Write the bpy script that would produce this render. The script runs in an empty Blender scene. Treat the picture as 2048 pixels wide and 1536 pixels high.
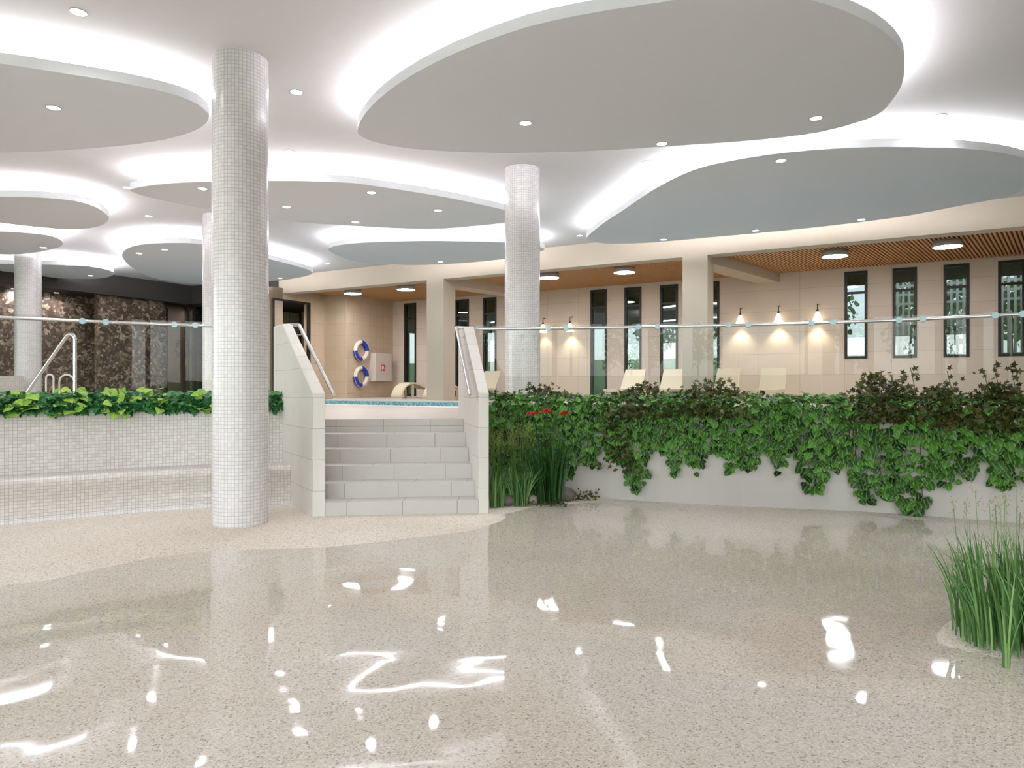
import bpy, math, random
import numpy as np
from mathutils import Vector, Matrix

random.seed(7)
RNG = np.random.default_rng(11)
SC = bpy.context.scene
COL = SC.collection
PI = math.pi

# ------------------------------------------------------------------ camera
F = 2048 * 24.0 / 36.0          # focal length in pixels of the 2048 x 1536 frame
EYE = 1.6                       # eye height over the wading pool floor
cam_d = bpy.data.cameras.new('camera')
cam_d.lens = 24.0
cam_d.sensor_width = 36.0
cam_d.clip_end = 400
cam = bpy.data.objects.new('camera', cam_d)
cam.location = (0, 0, EYE)
cam.rotation_euler = (PI / 2, 0, 0)
COL.objects.link(cam)
SC.camera = cam

# ------------------------------------------------------------------ world, exposure
SC.view_settings.view_transform = 'Standard'
SC.view_settings.look = 'None'
SC.view_settings.gamma = 1.0
SC.view_settings.use_curve_mapping = False
SC.view_settings.exposure = 0.0
world = bpy.data.worlds.new('sky')
SC.world = world
world.use_nodes = True
wn = world.node_tree
wn.nodes.clear()
w_out = wn.nodes.new('ShaderNodeOutputWorld')
w_bg = wn.nodes.new('ShaderNodeBackground')
w_sky = wn.nodes.new('ShaderNodeTexSky')
w_sky.sky_type = 'NISHITA'
w_sky.sun_disc = False
w_sky.sun_elevation = math.radians(58)
w_sky.sun_rotation = math.radians(140)
w_sky.air_density = 1.0
w_sky.dust_density = 1.0
w_bg.inputs['Strength'].default_value = 1.62
w_hs = wn.nodes.new('ShaderNodeHueSaturation')      # a hazy, nearly white sky
w_hs.inputs['Saturation'].default_value = 0.28
wn.links.new(w_sky.outputs[0], w_hs.inputs['Color'])
wn.links.new(w_hs.outputs[0], w_bg.inputs['Color'])
wn.links.new(w_bg.outputs[0], w_out.inputs['Surface'])

LED = 31.0          # cove strips
BEAM = 131.0         # watts thrown by each downlight
DOWN = 14.0         # recessed downlights
DRUM = 68.0          # drum lamps of the lounge
WARM = (1.0, 0.93, 0.83, 1)
WHITE = (0.985, 0.975, 1.05, 1)

cy = SC.cycles
cy.max_bounces = 7
cy.diffuse_bounces = 4
cy.glossy_bounces = 4
cy.transmission_bounces = 4
cy.transparent_max_bounces = 10
cy.caustics_reflective = False
cy.caustics_refractive = False
cy.sample_clamp_indirect = 5.0
cy.use_denoising = True
try:
    cy.denoiser = 'OPENIMAGEDENOISE'
except Exception:
    pass

# ------------------------------------------------------------------ frames of reference
CA, SA = 0.874, 0.486
LROT = -math.atan2(SA, CA)       # the lounge is turned 29 degrees to the camera


def W(u, v, z=0.0):
    """point from lounge coordinates (u along its rear wall, v towards it)."""
    return Vector((u * CA + v * SA, -u * SA + v * CA, z))


def UV_of(X, Y):
    return X * CA - Y * SA, X * SA + Y * CA


def at(x, y, Z):
    """the point at height Z seen at photo pixel x, y."""
    d = F * (EYE - Z) / (y - 768.0)
    return Vector(((x - 1024) / F * d, d, Z))


def on_v(x, v):
    k = (x - 1024) / F
    z = v / (SA * k + CA)
    return z * (CA * k - SA), z          # u, depth


def on_u(x, u):
    k = (x - 1024) / F
    z = u / (CA * k - SA)
    return z * (SA * k + CA), z          # v, depth


def zat(y, d):
    return EYE + (768.0 - y) / F * d


DECK = 1.10
CEIL = 5.29
CL0, CL1 = 4.94, 5.06          # underside and top of the ceiling clouds
WOOD = 4.82

# ------------------------------------------------------------------ mesh building


class MB:
    def __init__(self):
        self.v, self.f, self.uv, self.m, self.s = [], [], [], [], []

    def add(self, verts, faces, uvs=None, mat=0, smooth=False):
        b = len(self.v)
        self.v += [Vector(p) for p in verts]
        for i, fc in enumerate(faces):
            self.f.append(tuple(b + k for k in fc))
            if uvs is None:
                self.uv.append(self._auto([verts[k] for k in fc]))
            else:
                self.uv.append(uvs[i])
            self.m.append(mat)
            self.s.append(smooth)
        return self

    @staticmethod
    def _auto(p):
        p = [Vector(q) for q in p]
        n = Vector((0, 0, 0))
        for i in range(len(p)):
            a, b = p[i], p[(i + 1) % len(p)]
            n += Vector(((a.y - b.y) * (a.z + b.z), (a.z - b.z) * (a.x + b.x), (a.x - b.x) * (a.y + b.y)))
        if n.length < 1e-12:
            return [(0, 0)] * len(p)
        n.normalize()
        if abs(n.z) > 0.75:
            return [(q.x, q.y) for q in p]
        t = Vector((-n.y, n.x, 0)).normalized()
        return [(q.dot(t), q.z) for q in p]

    def box(self, a, b, mat=0):
        x0, y0, z0 = a
        x1, y1, z1 = b
        V = [(x0, y0, z0), (x1, y0, z0), (x1, y1, z0), (x0, y1, z0), (x0, y0, z1), (x1, y0, z1), (x1, y1, z1), (x0, y1, z1)]
        Fc = [(0, 3, 2, 1), (4, 5, 6, 7), (0, 1, 5, 4), (1, 2, 6, 5), (2, 3, 7, 6), (3, 0, 4, 7)]
        return self.add(V, Fc, mat=mat)

    def prism(self, poly, z0, z1, mat=0, smooth=False, side_mat=None):
        n = len(poly)
        zz0 = z0 if hasattr(z0, '__len__') else [z0] * n
        zz1 = z1 if hasattr(z1, '__len__') else [z1] * n
        V = [(p[0], p[1], zz0[i]) for i, p in enumerate(poly)] + [(p[0], p[1], zz1[i]) for i, p in enumerate(poly)]
        area = sum(poly[i][0] * poly[(i + 1) % n][1] - poly[(i + 1) % n][0] * poly[i][1] for i in range(n))
        bot, top = tuple(range(n)), tuple(range(n, 2 * n))
        if area > 0:
            bot = bot[::-1]
        else:
            top = top[::-1]
        self.add(V, [bot, top], mat=mat)
        L = 0.0
        fs, us = [], []
        for i in range(n):
            j = (i + 1) % n
            d = math.hypot(poly[j][0] - poly[i][0], poly[j][1] - poly[i][1])
            q = (i, j, n + j, n + i)
            u = [(L, zz0[i]), (L + d, zz0[j]), (L + d, zz1[j]), (L, zz1[i])]
            if area < 0:
                q, u = q[::-1], u[::-1]
            fs.append(q)
            us.append(u)
            L += d
        self.add(V, fs, us, mat=mat if side_mat is None else side_mat, smooth=smooth)
        return self

    def lathe(self, prof, seg=32, c=(0, 0, 0), mat=0, smooth=True, cap=False):
        V, Fc, U = [], [], []
        n = len(prof)
        L = [0]
        for i in range(1, n):
            L.append(L[-1] + math.hypot(prof[i][0] - prof[i - 1][0], prof[i][1] - prof[i - 1][1]))
        rm = max(p[0] for p in prof)
        for k in range(seg):
            a = 2 * PI * k / seg
            for r, z in prof:
                V.append((c[0] + r * math.cos(a), c[1] + r * math.sin(a), c[2] + z))
        for k in range(seg):
            k2 = (k + 1) % seg
            u0, u1 = 2 * PI * rm * k / seg, 2 * PI * rm * (k + 1) / seg
            for i in range(n - 1):
                Fc.append((k * n + i, k2 * n + i, k2 * n + i + 1, k * n + i + 1))
                U.append([(u0, L[i]), (u1, L[i]), (u1, L[i + 1]), (u0, L[i + 1])])
        self.add(V, Fc, U, mat=mat, smooth=smooth)
        if cap:
            ring = [k * n for k in range(seg)]
            top = [k * n + n - 1 for k in range(seg)]
            self.add([V[i] for i in ring], [tuple(range(seg))[::-1]], mat=mat)
            self.add([V[i] for i in top], [tuple(range(seg))], mat=mat)
        return self

    def tube(self, path, r, seg=10, mat=0, cap=True, closed=False):
        P = [Vector(p) for p in path]
        n = len(P)
        rr = r if hasattr(r, '__len__') else [r] * n
        prev = None
        rings = []
        for i in range(n):
            if closed:
                t = (P[(i + 1) % n] - P[i - 1])
            else:
                t = (P[min(i + 1, n - 1)] - P[max(i - 1, 0)])
            t.normalize()
            if prev is None:
                a = Vector((0, 0, 1)) if abs(t.z) < 0.9 else Vector((1, 0, 0))
            else:
                a = prev
            x = (a - t * a.dot(t)).normalized()
            y = t.cross(x)
            prev = x
            rings.append([P[i] + (x * math.cos(2 * PI * k / seg) + y * math.sin(2 * PI * k / seg)) * rr[i] for k in range(seg)])
        V = [q for ring in rings for q in ring]
        Fc = []
        for i in range(n if closed else n - 1):
            i2 = (i + 1) % n
            for k in range(seg):
                k2 = (k + 1) % seg
                Fc.append((i * seg + k, i * seg + k2, i2 * seg + k2, i2 * seg + k))
        self.add(V, Fc, mat=mat, smooth=True)
        if cap and not closed:
            self.add(rings[0], [tuple(range(seg))[::-1]], mat=mat)
            self.add(rings[-1], [tuple(range(seg))], mat=mat)
        return self

    def sweep(self, path, prof, mat=0, smooth=False, side=1.0, u0=0.0):
        """profile (offset, z) swept along a plan polyline; offset is to the LEFT of the path times side."""
        n, m = len(path), len(prof)
        V, Fc, U = [], [], []
        L = [u0]
        for i in range(1, n):
            L.append(L[-1] + math.hypot(path[i][0] - path[i - 1][0], path[i][1] - path[i - 1][1]))
        Q = [0]
        for j in range(1, m):
            Q.append(Q[-1] + math.hypot(prof[j][0] - prof[j - 1][0], prof[j][1] - prof[j - 1][1]))
        for i in range(n):
            nx, ny = normal_at(path, i)
            for o, z in prof:
                V.append((path[i][0] + nx * o * side, path[i][1] + ny * o * side, z))
        for i in range(n - 1):
            for j in range(m - 1):
                q = (i * m + j, (i + 1) * m + j, (i + 1) * m + j + 1, i * m + j + 1)
                Fc.append(q)
                U.append([(L[i], Q[j]), (L[i + 1], Q[j]), (L[i + 1], Q[j + 1]), (L[i], Q[j + 1])])
        self.add(V, Fc, U, mat=mat, smooth=smooth)
        for e in (0, n - 1):
            self.add(V[e * m:(e + 1) * m], [tuple(range(m))], mat=mat)
        return self

    def build(self, name, mats, parent=None, T=None, loc=None):
        me = bpy.data.meshes.new(name)
        V = self.v if T is None else [T @ p for p in self.v]
        me.from_pydata([tuple(p) for p in V], [], self.f)
        uvl = me.uv_layers.new(name='UVMap')
        flat = [c for fu in self.uv for uv in fu for c in uv]
        uvl.data.foreach_set('uv', flat)
        mats = mats if isinstance(mats, (list, tuple)) else [mats]
        for m in mats:
            me.materials.append(m)
        me.polygons.foreach_set('material_index', self.m)
        me.polygons.foreach_set('use_smooth', self.s)
        me.update()
        o = bpy.data.objects.new(name, me)
        COL.objects.link(o)
        if parent is not None:
            o.parent = parent
        if loc is not None:
            o.location = loc
        return o


def normal_at(path, i):
    n = len(path)
    a, b = path[max(i - 1, 0)], path[min(i + 1, n - 1)]
    dx, dy = b[0] - a[0], b[1] - a[1]
    l = math.hypot(dx, dy) or 1
    return -dy / l, dx / l


def spline(pts, step=0.12, closed=False):
    """Catmull-Rom through plan points, resampled."""
    P = [np.array(p, float) for p in pts]
    n = len(P)
    out = []
    rng = range(n) if closed else range(n - 1)
    for i in rng:
        if closed:
            p0, p1, p2, p3 = P[i - 1], P[i], P[(i + 1) % n], P[(i + 2) % n]
        else:
            p1, p2 = P[i], P[i + 1]
            p0 = P[i - 1] if i > 0 else 2 * p1 - p2
            p3 = P[i + 2] if i + 2 < n else 2 * p2 - p1
        k = max(2, int(np.linalg.norm(p2 - p1) / step))
        for j in range(k):
            t = j / k
            out.append(tuple(0.5 * ((2 * p1) + (p2 - p0) * t + (2 * p0 - 5 * p1 + 4 * p2 - p3) * t * t + (3 * p1 - p0 - 3 * p2 + p3) * t ** 3)))
    if not closed:
        out.append(tuple(P[-1]))
    return out


def offset(path, d):
    r = []
    for i in range(len(path)):
        nx, ny = normal_at(path, i)
        r.append((path[i][0] + nx * d, path[i][1] + ny * d))
    return r


def tag(o, label=None, cat=None, group=None, kind=None):
    if label:
        o['label'] = label
    if cat:
        o['category'] = cat
    if group:
        o['group'] = group
    if kind:
        o['kind'] = kind
    return o


def thing(name, label, cat, loc=(0, 0, 0), rz=0.0, group=None):
    o = bpy.data.objects.new(name, None)
    o.empty_display_size = 0.1
    COL.objects.link(o)
    o.location = loc
    o.rotation_euler = (0, 0, rz)
    return tag(o, label, cat, group, 'thing')


def struct(name, mb, mats, label=None, parent=None):
    o = mb.build(name, mats, parent)
    if parent is None:
        o['kind'] = 'structure'
        if label:
            o['label'] = label
    return o


def dup(root, loc=None, rz=None, label=None):
    r = root.copy()
    COL.objects.link(r)
    if loc is not None:
        r.location = loc
    if rz is not None:
        r.rotation_euler = (0, 0, rz)
    if label:
        r['label'] = label
    for ch in list(root.children):
        c = ch.copy()
        COL.objects.link(c)
        c.parent = r
        for g in list(ch.children):
            d = g.copy()
            COL.objects.link(d)
            d.parent = c
    return r


# ------------------------------------------------------------------ materials


class NT:
    def __init__(self, name):
        self.mat = bpy.data.materials.new(name)
        self.mat.use_nodes = True
        self.t = self.mat.node_tree
        self.t.nodes.clear()
        self.out = self.n('ShaderNodeOutputMaterial')

    def n(self, typ, **kw):
        nd = self.t.nodes.new(typ)
        for k, v in kw.items():
            if k.startswith('_'):
                setattr(nd, k[1:], v)
            else:
                key = int(k[1:]) if k[0] == 'i' and k[1:].isdigit() else k.replace('__', ' ')
                self.set(nd, key, v)
        return nd

    def set(self, nd, key, v):
        s = nd.inputs[key]
        if isinstance(v, bpy.types.NodeSocket):
            self.t.links.new(v, s)
        else:
            s.default_value = v

    def surf(self, sock):
        self.t.links.new(sock, self.out.inputs['Surface'])
        return self.mat

    def mix(self, fac, a, b):
        nd = self.t.nodes.new('ShaderNodeMix')
        nd.data_type = 'RGBA'
        for i, v in ((0, fac), (6, a), (7, b)):
            if isinstance(v, bpy.types.NodeSocket):
                self.t.links.new(v, nd.inputs[i])
            else:
                nd.inputs[i].default_value = v
        return nd.outputs[2]

    def ramp(self, fac, stops):
        nd = self.t.nodes.new('ShaderNodeValToRGB')
        self.t.links.new(fac, nd.inputs[0])
        el = nd.color_ramp.elements
        while len(el) < len(stops):
            el.new(0.5)
        for e, (p, c) in zip(el, stops):
            e.position = p
            e.color = c
        return nd.outputs[0]

    def math(self, op, a, b=0.0, clamp=False):
        nd = self.t.nodes.new('ShaderNodeMath')
        nd.operation = op
        nd.use_clamp = clamp
        for i, v in ((0, a), (1, b)):
            if isinstance(v, bpy.types.NodeSocket):
                self.t.links.new(v, nd.inputs[i])
            else:
                nd.inputs[i].default_value = v
        return nd.outputs[0]

    def uv(self):
        return self.t.nodes.new('ShaderNodeTexCoord').outputs['UV']

    def obj(self):
        return self.t.nodes.new('ShaderNodeTexCoord').outputs['Object']

    def pos(self):
        return self.t.nodes.new('ShaderNodeNewGeometry').outputs['Position']


def srgb(r, g, b, a=1.0):
    f = lambda c: (c / 255 / 12.92) if c <= 10 else ((c / 255 + 0.055) / 1.055) ** 2.4
    return (f(r), f(g), f(b), a)


def plain(name, col, rough=0.6, metal=0.0, spec=0.5, noise=0.0, nscale=4.0):
    k = NT(name)
    c = col
    if noise > 0:
        nz = k.n('ShaderNodeTexNoise', Vector=k.obj(), Scale=nscale, Detail=5.0)
        c = k.mix(k.math('MULTIPLY', nz.outputs[0], noise), col, tuple(x * 0.5 for x in col[:3]) + (1,))
    p = k.n('ShaderNodeBsdfPrincipled', Roughness=rough, Metallic=metal)
    k.set(p, 'Base Color', c)
    k.set(p, 'Specular IOR Level', spec)
    return k.surf(p.outputs[0])


def emit(name, col, strength):
    k = NT(name)
    e = k.n('ShaderNodeEmission', Color=col, Strength=strength)
    return k.surf(e.outputs[0])


def tiles(name, w, h, mortar, c1, c2, grout, rough=0.5, off=0.0, bump=0.3, grain=0.0, gscale=60, spec=0.5, tilt=0.0):
    k = NT(name)
    uv = k.uv()
    br = k.n('ShaderNodeTexBrick', Vector=uv, Color1=c1, Color2=c2, Mortar=grout, Scale=1.0)
    br.offset = off
    br.squash = 1.0
    k.set(br, 'Brick Width', w)
    k.set(br, 'Row Height', h)
    k.set(br, 'Mortar Size', mortar)
    k.set(br, 'Mortar Smooth', 0.2)
    k.set(br, 'Bias', 0.0)
    col = br.outputs['Color']
    if grain > 0:
        nz = k.n('ShaderNodeTexNoise', Vector=k.obj(), Scale=gscale, Detail=6.0, Roughness=0.7)
        n2 = k.n('ShaderNodeTexNoise', Vector=k.obj(), Scale=gscale * 0.08, Detail=4.0)
        f = k.math('MULTIPLY', k.math('ADD', nz.outputs[0], n2.outputs[0]), 0.5)
        col = k.mix(k.math('MULTIPLY', k.math('SUBTRACT', f, 0.35, True), grain * 2.4), col, tuple(x * 0.62 for x in c1[:3]) + (1,))
    p = k.n('ShaderNodeBsdfPrincipled', Roughness=rough)
    k.set(p, 'Base Color', col)
    k.set(p, 'Specular IOR Level', spec)
    hgt = k.math('SUBTRACT', 1.0, br.outputs['Fac'])
    if tilt > 0:
        # every tessera is set at its own slight angle
        sn = k.n('ShaderNodeVectorMath', Vector=uv)
        sn.operation = 'SNAP'
        sn.inputs[1].default_value = (w, h, 1)
        wn_ = k.n('ShaderNodeTexWhiteNoise', Vector=sn.outputs[0])
        d = k.n('ShaderNodeVectorMath')
        d.operation = 'SUBTRACT'
        k.t.links.new(uv, d.inputs[0])
        k.t.links.new(sn.outputs[0], d.inputs[1])
        c0 = k.n('ShaderNodeVectorMath')
        c0.operation = 'SUBTRACT'
        k.t.links.new(wn_.outputs['Color'], c0.inputs[0])
        c0.inputs[1].default_value = (0.5, 0.5, 0.5)
        dt = k.n('ShaderNodeVectorMath')
        dt.operation = 'DOT_PRODUCT'
        k.t.links.new(d.outputs[0], dt.inputs[0])
        k.t.links.new(c0.outputs[0], dt.inputs[1])
        hgt = k.math('ADD', hgt, k.math('MULTIPLY', dt.outputs['Value'], tilt / w))
    bp = k.n('ShaderNodeBump', Strength=bump, Distance=0.002, Height=hgt)
    k.t.links.new(bp.outputs[0], p.inputs['Normal'])
    return k.surf(p.outputs[0])


def sheet_fresnel(k, ior):
    g = k.t.nodes.new('ShaderNodeNewGeometry')
    i = k.math('ADD', ior, k.math('MULTIPLY', g.outputs['Backfacing'], 1.0 / ior - ior))
    return k.n('ShaderNodeFresnel', IOR=i)


def thin_glass(name, tint, ior=1.5, rough=0.0, refl=1.0):
    k = NT(name)
    tr = k.n('ShaderNodeBsdfTransparent', Color=tint)
    gl = k.n('ShaderNodeBsdfGlossy', Color=(1, 1, 1, 1), Roughness=rough)
    fr = sheet_fresnel(k, ior)
    mx = k.n('ShaderNodeMixShader')
    k.t.links.new(k.math('MULTIPLY', fr.outputs[0], refl, True), mx.inputs[0])
    k.t.links.new(tr.outputs[0], mx.inputs[1])
    k.t.links.new(gl.outputs[0], mx.inputs[2])
    return k.surf(mx.outputs[0])


def coated_glass(name, tint, fac, refl):
    """low-reflection safety glass: a faint mirror on its outer faces only."""
    k = NT(name)
    tr = k.n('ShaderNodeBsdfTransparent', Color=tint)
    gl = k.n('ShaderNodeBsdfGlossy', Color=(refl, refl, refl, 1), Roughness=0.0)
    g = k.t.nodes.new('ShaderNodeNewGeometry')
    mx = k.n('ShaderNodeMixShader')
    k.t.links.new(k.math('MULTIPLY', k.math('SUBTRACT', 1.0, g.outputs['Backfacing']), fac), mx.inputs[0])
    k.t.links.new(tr.outputs[0], mx.inputs[1])
    k.t.links.new(gl.outputs[0], mx.inputs[2])
    return k.surf(mx.outputs[0])


def floor_mat():
    k = NT('exposed_aggregate')
    p = k.pos()
    v = k.n('ShaderNodeTexVoronoi', Vector=p, Scale=105.0)
    n1 = k.n('ShaderNodeTexNoise', Vector=p, Scale=190.0, Detail=3.0)
    n2 = k.n('ShaderNodeTexNoise', Vector=p, Scale=0.5, Detail=3.0)
    sep = k.n('ShaderNodeSeparateColor', Color=v.outputs['Color'])
    grains = k.ramp(sep.outputs[0], [(0.0, srgb(140, 131, 120)), (0.10, srgb(206, 199, 190)), (0.5, srgb(228, 222, 214)), (0.85, srgb(237, 232, 226)), (1.0, srgb(243, 240, 236))])
    sand = k.mix(k.ramp(n1.outputs[0], [(0.36, (0, 0, 0, 1)), (0.5, (1, 1, 1, 1))]), srgb(205, 196, 182), grains)
    tone = k.mix(k.ramp(n2.outputs[0], [(0.4, (0, 0, 0, 1)), (0.65, (1, 1, 1, 1))]), srgb(255, 252, 246), srgb(246, 239, 228))
    m = k.n('ShaderNodeMix', _data_type='RGBA', _blend_type='MULTIPLY')
    m.inputs[0].default_value = 1.0
    k.t.links.new(sand, m.inputs[6])
    k.t.links.new(tone, m.inputs[7])
    b = k.n('ShaderNodeBsdfPrincipled', Roughness=0.8)
    k.t.links.new(m.outputs[2], b.inputs['Base Color'])
    bp = k.n('ShaderNodeBump', Strength=0.25, Distance=0.003, Height=v.outputs['Distance'])
    k.t.links.new(bp.outputs[0], b.inputs['Normal'])
    return k.surf(b.outputs[0])


def water_mat():
    k = NT('shallow_water')
    p = k.pos()
    n1 = k.n('ShaderNodeTexNoise', Vector=p, Scale=0.62, Detail=1.0, Distortion=0.5)
    n2 = k.n('ShaderNodeTexNoise', Vector=p, Scale=2.6, Detail=0.5, Distortion=0.6)
    h = k.math('ADD', k.math('MULTIPLY', n1.outputs[0], 1.0), k.math('MULTIPLY', n2.outputs[0], 0.07))
    bp = k.n('ShaderNodeBump', Strength=1.0, Distance=0.034, Height=h)
    fr = sheet_fresnel(k, 1.46)
    k.t.links.new(bp.outputs[0], fr.inputs['Normal'])
    tr = k.n('ShaderNodeBsdfTransparent', Color=(0.985, 0.985, 0.98, 1))
    gl = k.n('ShaderNodeBsdfGlossy', Color=(1, 1, 1, 1), Roughness=0.045)
    k.t.links.new(bp.outputs[0], gl.inputs['Normal'])
    mx = k.n('ShaderNodeMixShader')
    k.t.links.new(fr.outputs[0], mx.inputs[0])
    k.t.links.new(tr.outputs[0], mx.inputs[1])
    k.t.links.new(gl.outputs[0], mx.inputs[2])
    return k.surf(mx.outputs[0])


def leaf_mat(name, dark, light, edge, vein=0.5, rim=0.3, rough=0.42):
    k = NT(name)
    g = k.t.nodes.new('ShaderNodeNewGeometry')
    base = k.mix(g.outputs['Random Per Island'], dark, light)
    sp = k.n('ShaderNodeSeparateXYZ', Vector=k.uv())
    a = k.math('MULTIPLY', k.math('ABSOLUTE', k.math('SUBTRACT', sp.outputs[0], 0.5)), 2.0)
    rimf = k.math('MULTIPLY', k.ramp(a, [(0.62, (0, 0, 0, 1)), (0.95, (1, 1, 1, 1))]), rim)
    vn = k.math('MULTIPLY', k.ramp(a, [(0.0, (1, 1, 1, 1)), (0.14, (0, 0, 0, 1))]), vein)
    c = k.mix(k.math('MAXIMUM', rimf, vn), base, edge)
    p = k.n('ShaderNodeBsdfPrincipled', Roughness=rough)
    k.t.links.new(c, p.inputs['Base Color'])
    k.set(p, 'Specular IOR Level', 0.35)
    tl = k.n('ShaderNodeBsdfTranslucent')
    k.t.links.new(c, tl.inputs['Color'])
    mx = k.n('ShaderNodeMixShader', i0=0.16)
    k.t.links.new(p.outputs[0], mx.inputs[1])
    k.t.links.new(tl.outputs[0], mx.inputs[2])
    return k.surf(mx.outputs[0])


def stone_mat():
    k = NT('brown_conglomerate_stone')
    p = k.obj()
    w = k.n('ShaderNodeTexNoise', Vector=p, Scale=5.0, Detail=3.0)
    mv = k.n('ShaderNodeVectorMath')
    mv.operation = 'MULTIPLY_ADD'
    k.t.links.new(w.outputs['Color'], mv.inputs[0])
    mv.inputs[1].default_value = (0.07, 0.07, 0.07)
    k.t.links.new(p, mv.inputs[2])
    v = k.n('ShaderNodeTexVoronoi', Vector=mv.outputs[0], Scale=5.0, Randomness=1.0)
    v2 = k.n('ShaderNodeTexVoronoi', Vector=mv.outputs[0], Scale=13.0, Randomness=1.0)
    n = k.n('ShaderNodeTexNoise', Vector=p, Scale=14.0, Detail=7.0, Roughness=0.8)
    s1 = k.n('ShaderNodeSeparateColor', Color=v.outputs['Color'])
    s2 = k.n('ShaderNodeSeparateColor', Color=v2.outputs['Color'])
    st = [(0.0, srgb(70, 56, 47)), (0.45, srgb(104, 86, 71)), (0.7, srgb(150, 128, 106)), (0.88, srgb(190, 168, 143)), (1.0, srgb(216, 200, 178))]
    c = k.mix(k.ramp(s2.outputs[2], [(0.45, (0, 0, 0, 1)), (0.5, (1, 1, 1, 1))]), k.ramp(s1.outputs[0], st), k.ramp(s2.outputs[1], st))
    c = k.mix(k.math('MULTIPLY', k.ramp(n.outputs[0], [(0.45, (1, 1, 1, 1)), (0.6, (0, 0, 0, 1))]), 0.6), c, srgb(66, 53, 44))
    b = k.n('ShaderNodeBsdfPrincipled', Roughness=0.3)
    k.t.links.new(c, b.inputs['Base Color'])
    return k.surf(b.outputs[0])


M = {}
M['ceil'] = plain('white_ceiling_paint', srgb(228, 225, 223), 0.9, spec=0.2)
M['cloud'] = plain('white_gypsum_panel', srgb(243, 244, 247), 0.9, spec=0.2)
M['cream'] = plain('cream_plaster', srgb(200, 187, 168), 0.85, spec=0.25)
M['dark'] = plain('dark_grey_plaster', srgb(62, 58, 54), 0.7, spec=0.3)
M['black'] = plain('black_soffit', srgb(36, 33, 31), 0.6)
M['frame'] = plain('dark_bronze_frame', srgb(42, 36, 32), 0.45, 0.3)
M['steel'] = plain('brushed_steel', (0.72, 0.72, 0.71, 1), 0.22, 1.0)
M['greyhousing'] = plain('grey_lamp_housing', srgb(176, 174, 172), 0.5)
M['mosaic'] = tiles('white_glass_mosaic', 0.040, 0.040, 0.0026, srgb(232, 228, 226), srgb(220, 215, 214), srgb(186, 183, 182), 0.22, 0.0, 0.35, tilt=0.10)
M['mosaicb'] = tiles('bench_mosaic', 0.040, 0.040, 0.0026, srgb(216, 210, 203), srgb(201, 194, 186), srgb(168, 162, 155), 0.32, 0.0, 0.35, tilt=0.06)
M['cheek'] = tiles('pale_stone_slabs', 0.90, 0.36, 0.003, srgb(222, 217, 208), srgb(216, 211, 202), srgb(172, 166, 157), 0.55, 0.5, 0.35, 0.16, 70)
M['step'] = tiles('step_stone', 0.66, 2.0, 0.0045, srgb(200, 195, 188), srgb(193, 188, 181), srgb(142, 136, 128), 0.55, 0.0, 0.3, 0.14, 70)
M['wallt'] = tiles('pale_wall_tile', 0.21, 0.40, 0.0025, srgb(192, 186, 178), srgb(186, 180, 172), srgb(186, 181, 173), 0.5, 0.0, 0.3, 0.12, 40)
M['lounge'] = tiles('beige_stone_cladding', 1.15, 0.62, 0.006, srgb(220, 205, 189), srgb(214, 198, 181), srgb(190, 173, 156), 0.7, 0.0, 0.4, 0.18, 25)
M['lounget'] = tiles('beige_wall_tile', 0.42, 0.42, 0.005, srgb(206, 186, 160), srgb(199, 178, 151), srgb(178, 157, 130), 0.5, 0.0, 0.4, 0.14, 25)
M['deck'] = tiles('cream_deck_tile', 0.6, 0.6, 0.004, srgb(200, 189, 175), srgb(196, 184, 169), srgb(178, 166, 151), 0.4, 0.0, 0.2, 0.08, 40)
M['teal'] = tiles('teal_pool_mosaic', 0.05, 0.05, 0.003, srgb(84, 152, 168), srgb(186, 222, 224), srgb(160, 196, 200), 0.3, 0.0, 0.4, tilt=0.05)
M['coping'] = plain('white_coping', srgb(236, 232, 224), 0.4)
M['wood'] = plain('oak_slats', srgb(208, 160, 108), 0.55, noise=0.3, nscale=6)
M['woodback'] = plain('brown_ceiling_backing', srgb(104, 74, 48), 0.8)
M['sand'] = floor_mat()
M['water'] = water_mat()
M['stone'] = stone_mat()
M['glass'] = coated_glass('clear_balustrade_glass', (0.985, 1.0, 0.99, 1), 0.11, 0.13)
M['wglass'] = thin_glass('window_glass', (0.30, 0.33, 0.33, 1), 1.55, refl=1.6)
M['wglassb'] = thin_glass('clear_window_glass', (0.95, 0.97, 0.97, 1), 1.45)
M['clampm'] = plain('pale_blue_clamp', srgb(176, 208, 216), 0.25, spec=0.6)
M['led'] = emit('led_cove_light', WHITE, LED)
M['down'] = emit('downlight_lens', WHITE, DOWN)
M['drum'] = emit('drum_lamp_diffuser', WHITE, DRUM)
M['sconce'] = emit('glowing_shade', (1.0, 0.86, 0.62, 1), 3.0)
M['soil'] = plain('dark_soil', srgb(60, 46, 36), 0.95, noise=0.6, nscale=30)
M['leaf'] = leaf_mat('variegated_leaf', srgb(10, 42, 22), srgb(84, 144, 50), srgb(176, 208, 120), 0.42, 0.7)
M['leafb'] = leaf_mat('bright_leaf', srgb(112, 160, 52), srgb(158, 196, 78), srgb(214, 226, 140), 0.4, 0.5)
M['leafd'] = leaf_mat('dark_ivy_leaf', srgb(32, 42, 18), srgb(86, 84, 34), srgb(104, 104, 54), 0.12, 0.1)
M['leafc'] = leaf_mat('ground_cover_leaf', srgb(20, 84, 44), srgb(72, 138, 74), srgb(128, 176, 118), 0.3, 0.35)
M['blade'] = leaf_mat('grass_blade', srgb(40, 98, 44), srgb(140, 178, 104), srgb(176, 206, 160), 0.35, 0.0)
M['blade2'] = leaf_mat('reed_blade', srgb(38, 78, 26), srgb(98, 128, 44), srgb(132, 150, 70), 0.2, 0.0)
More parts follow.
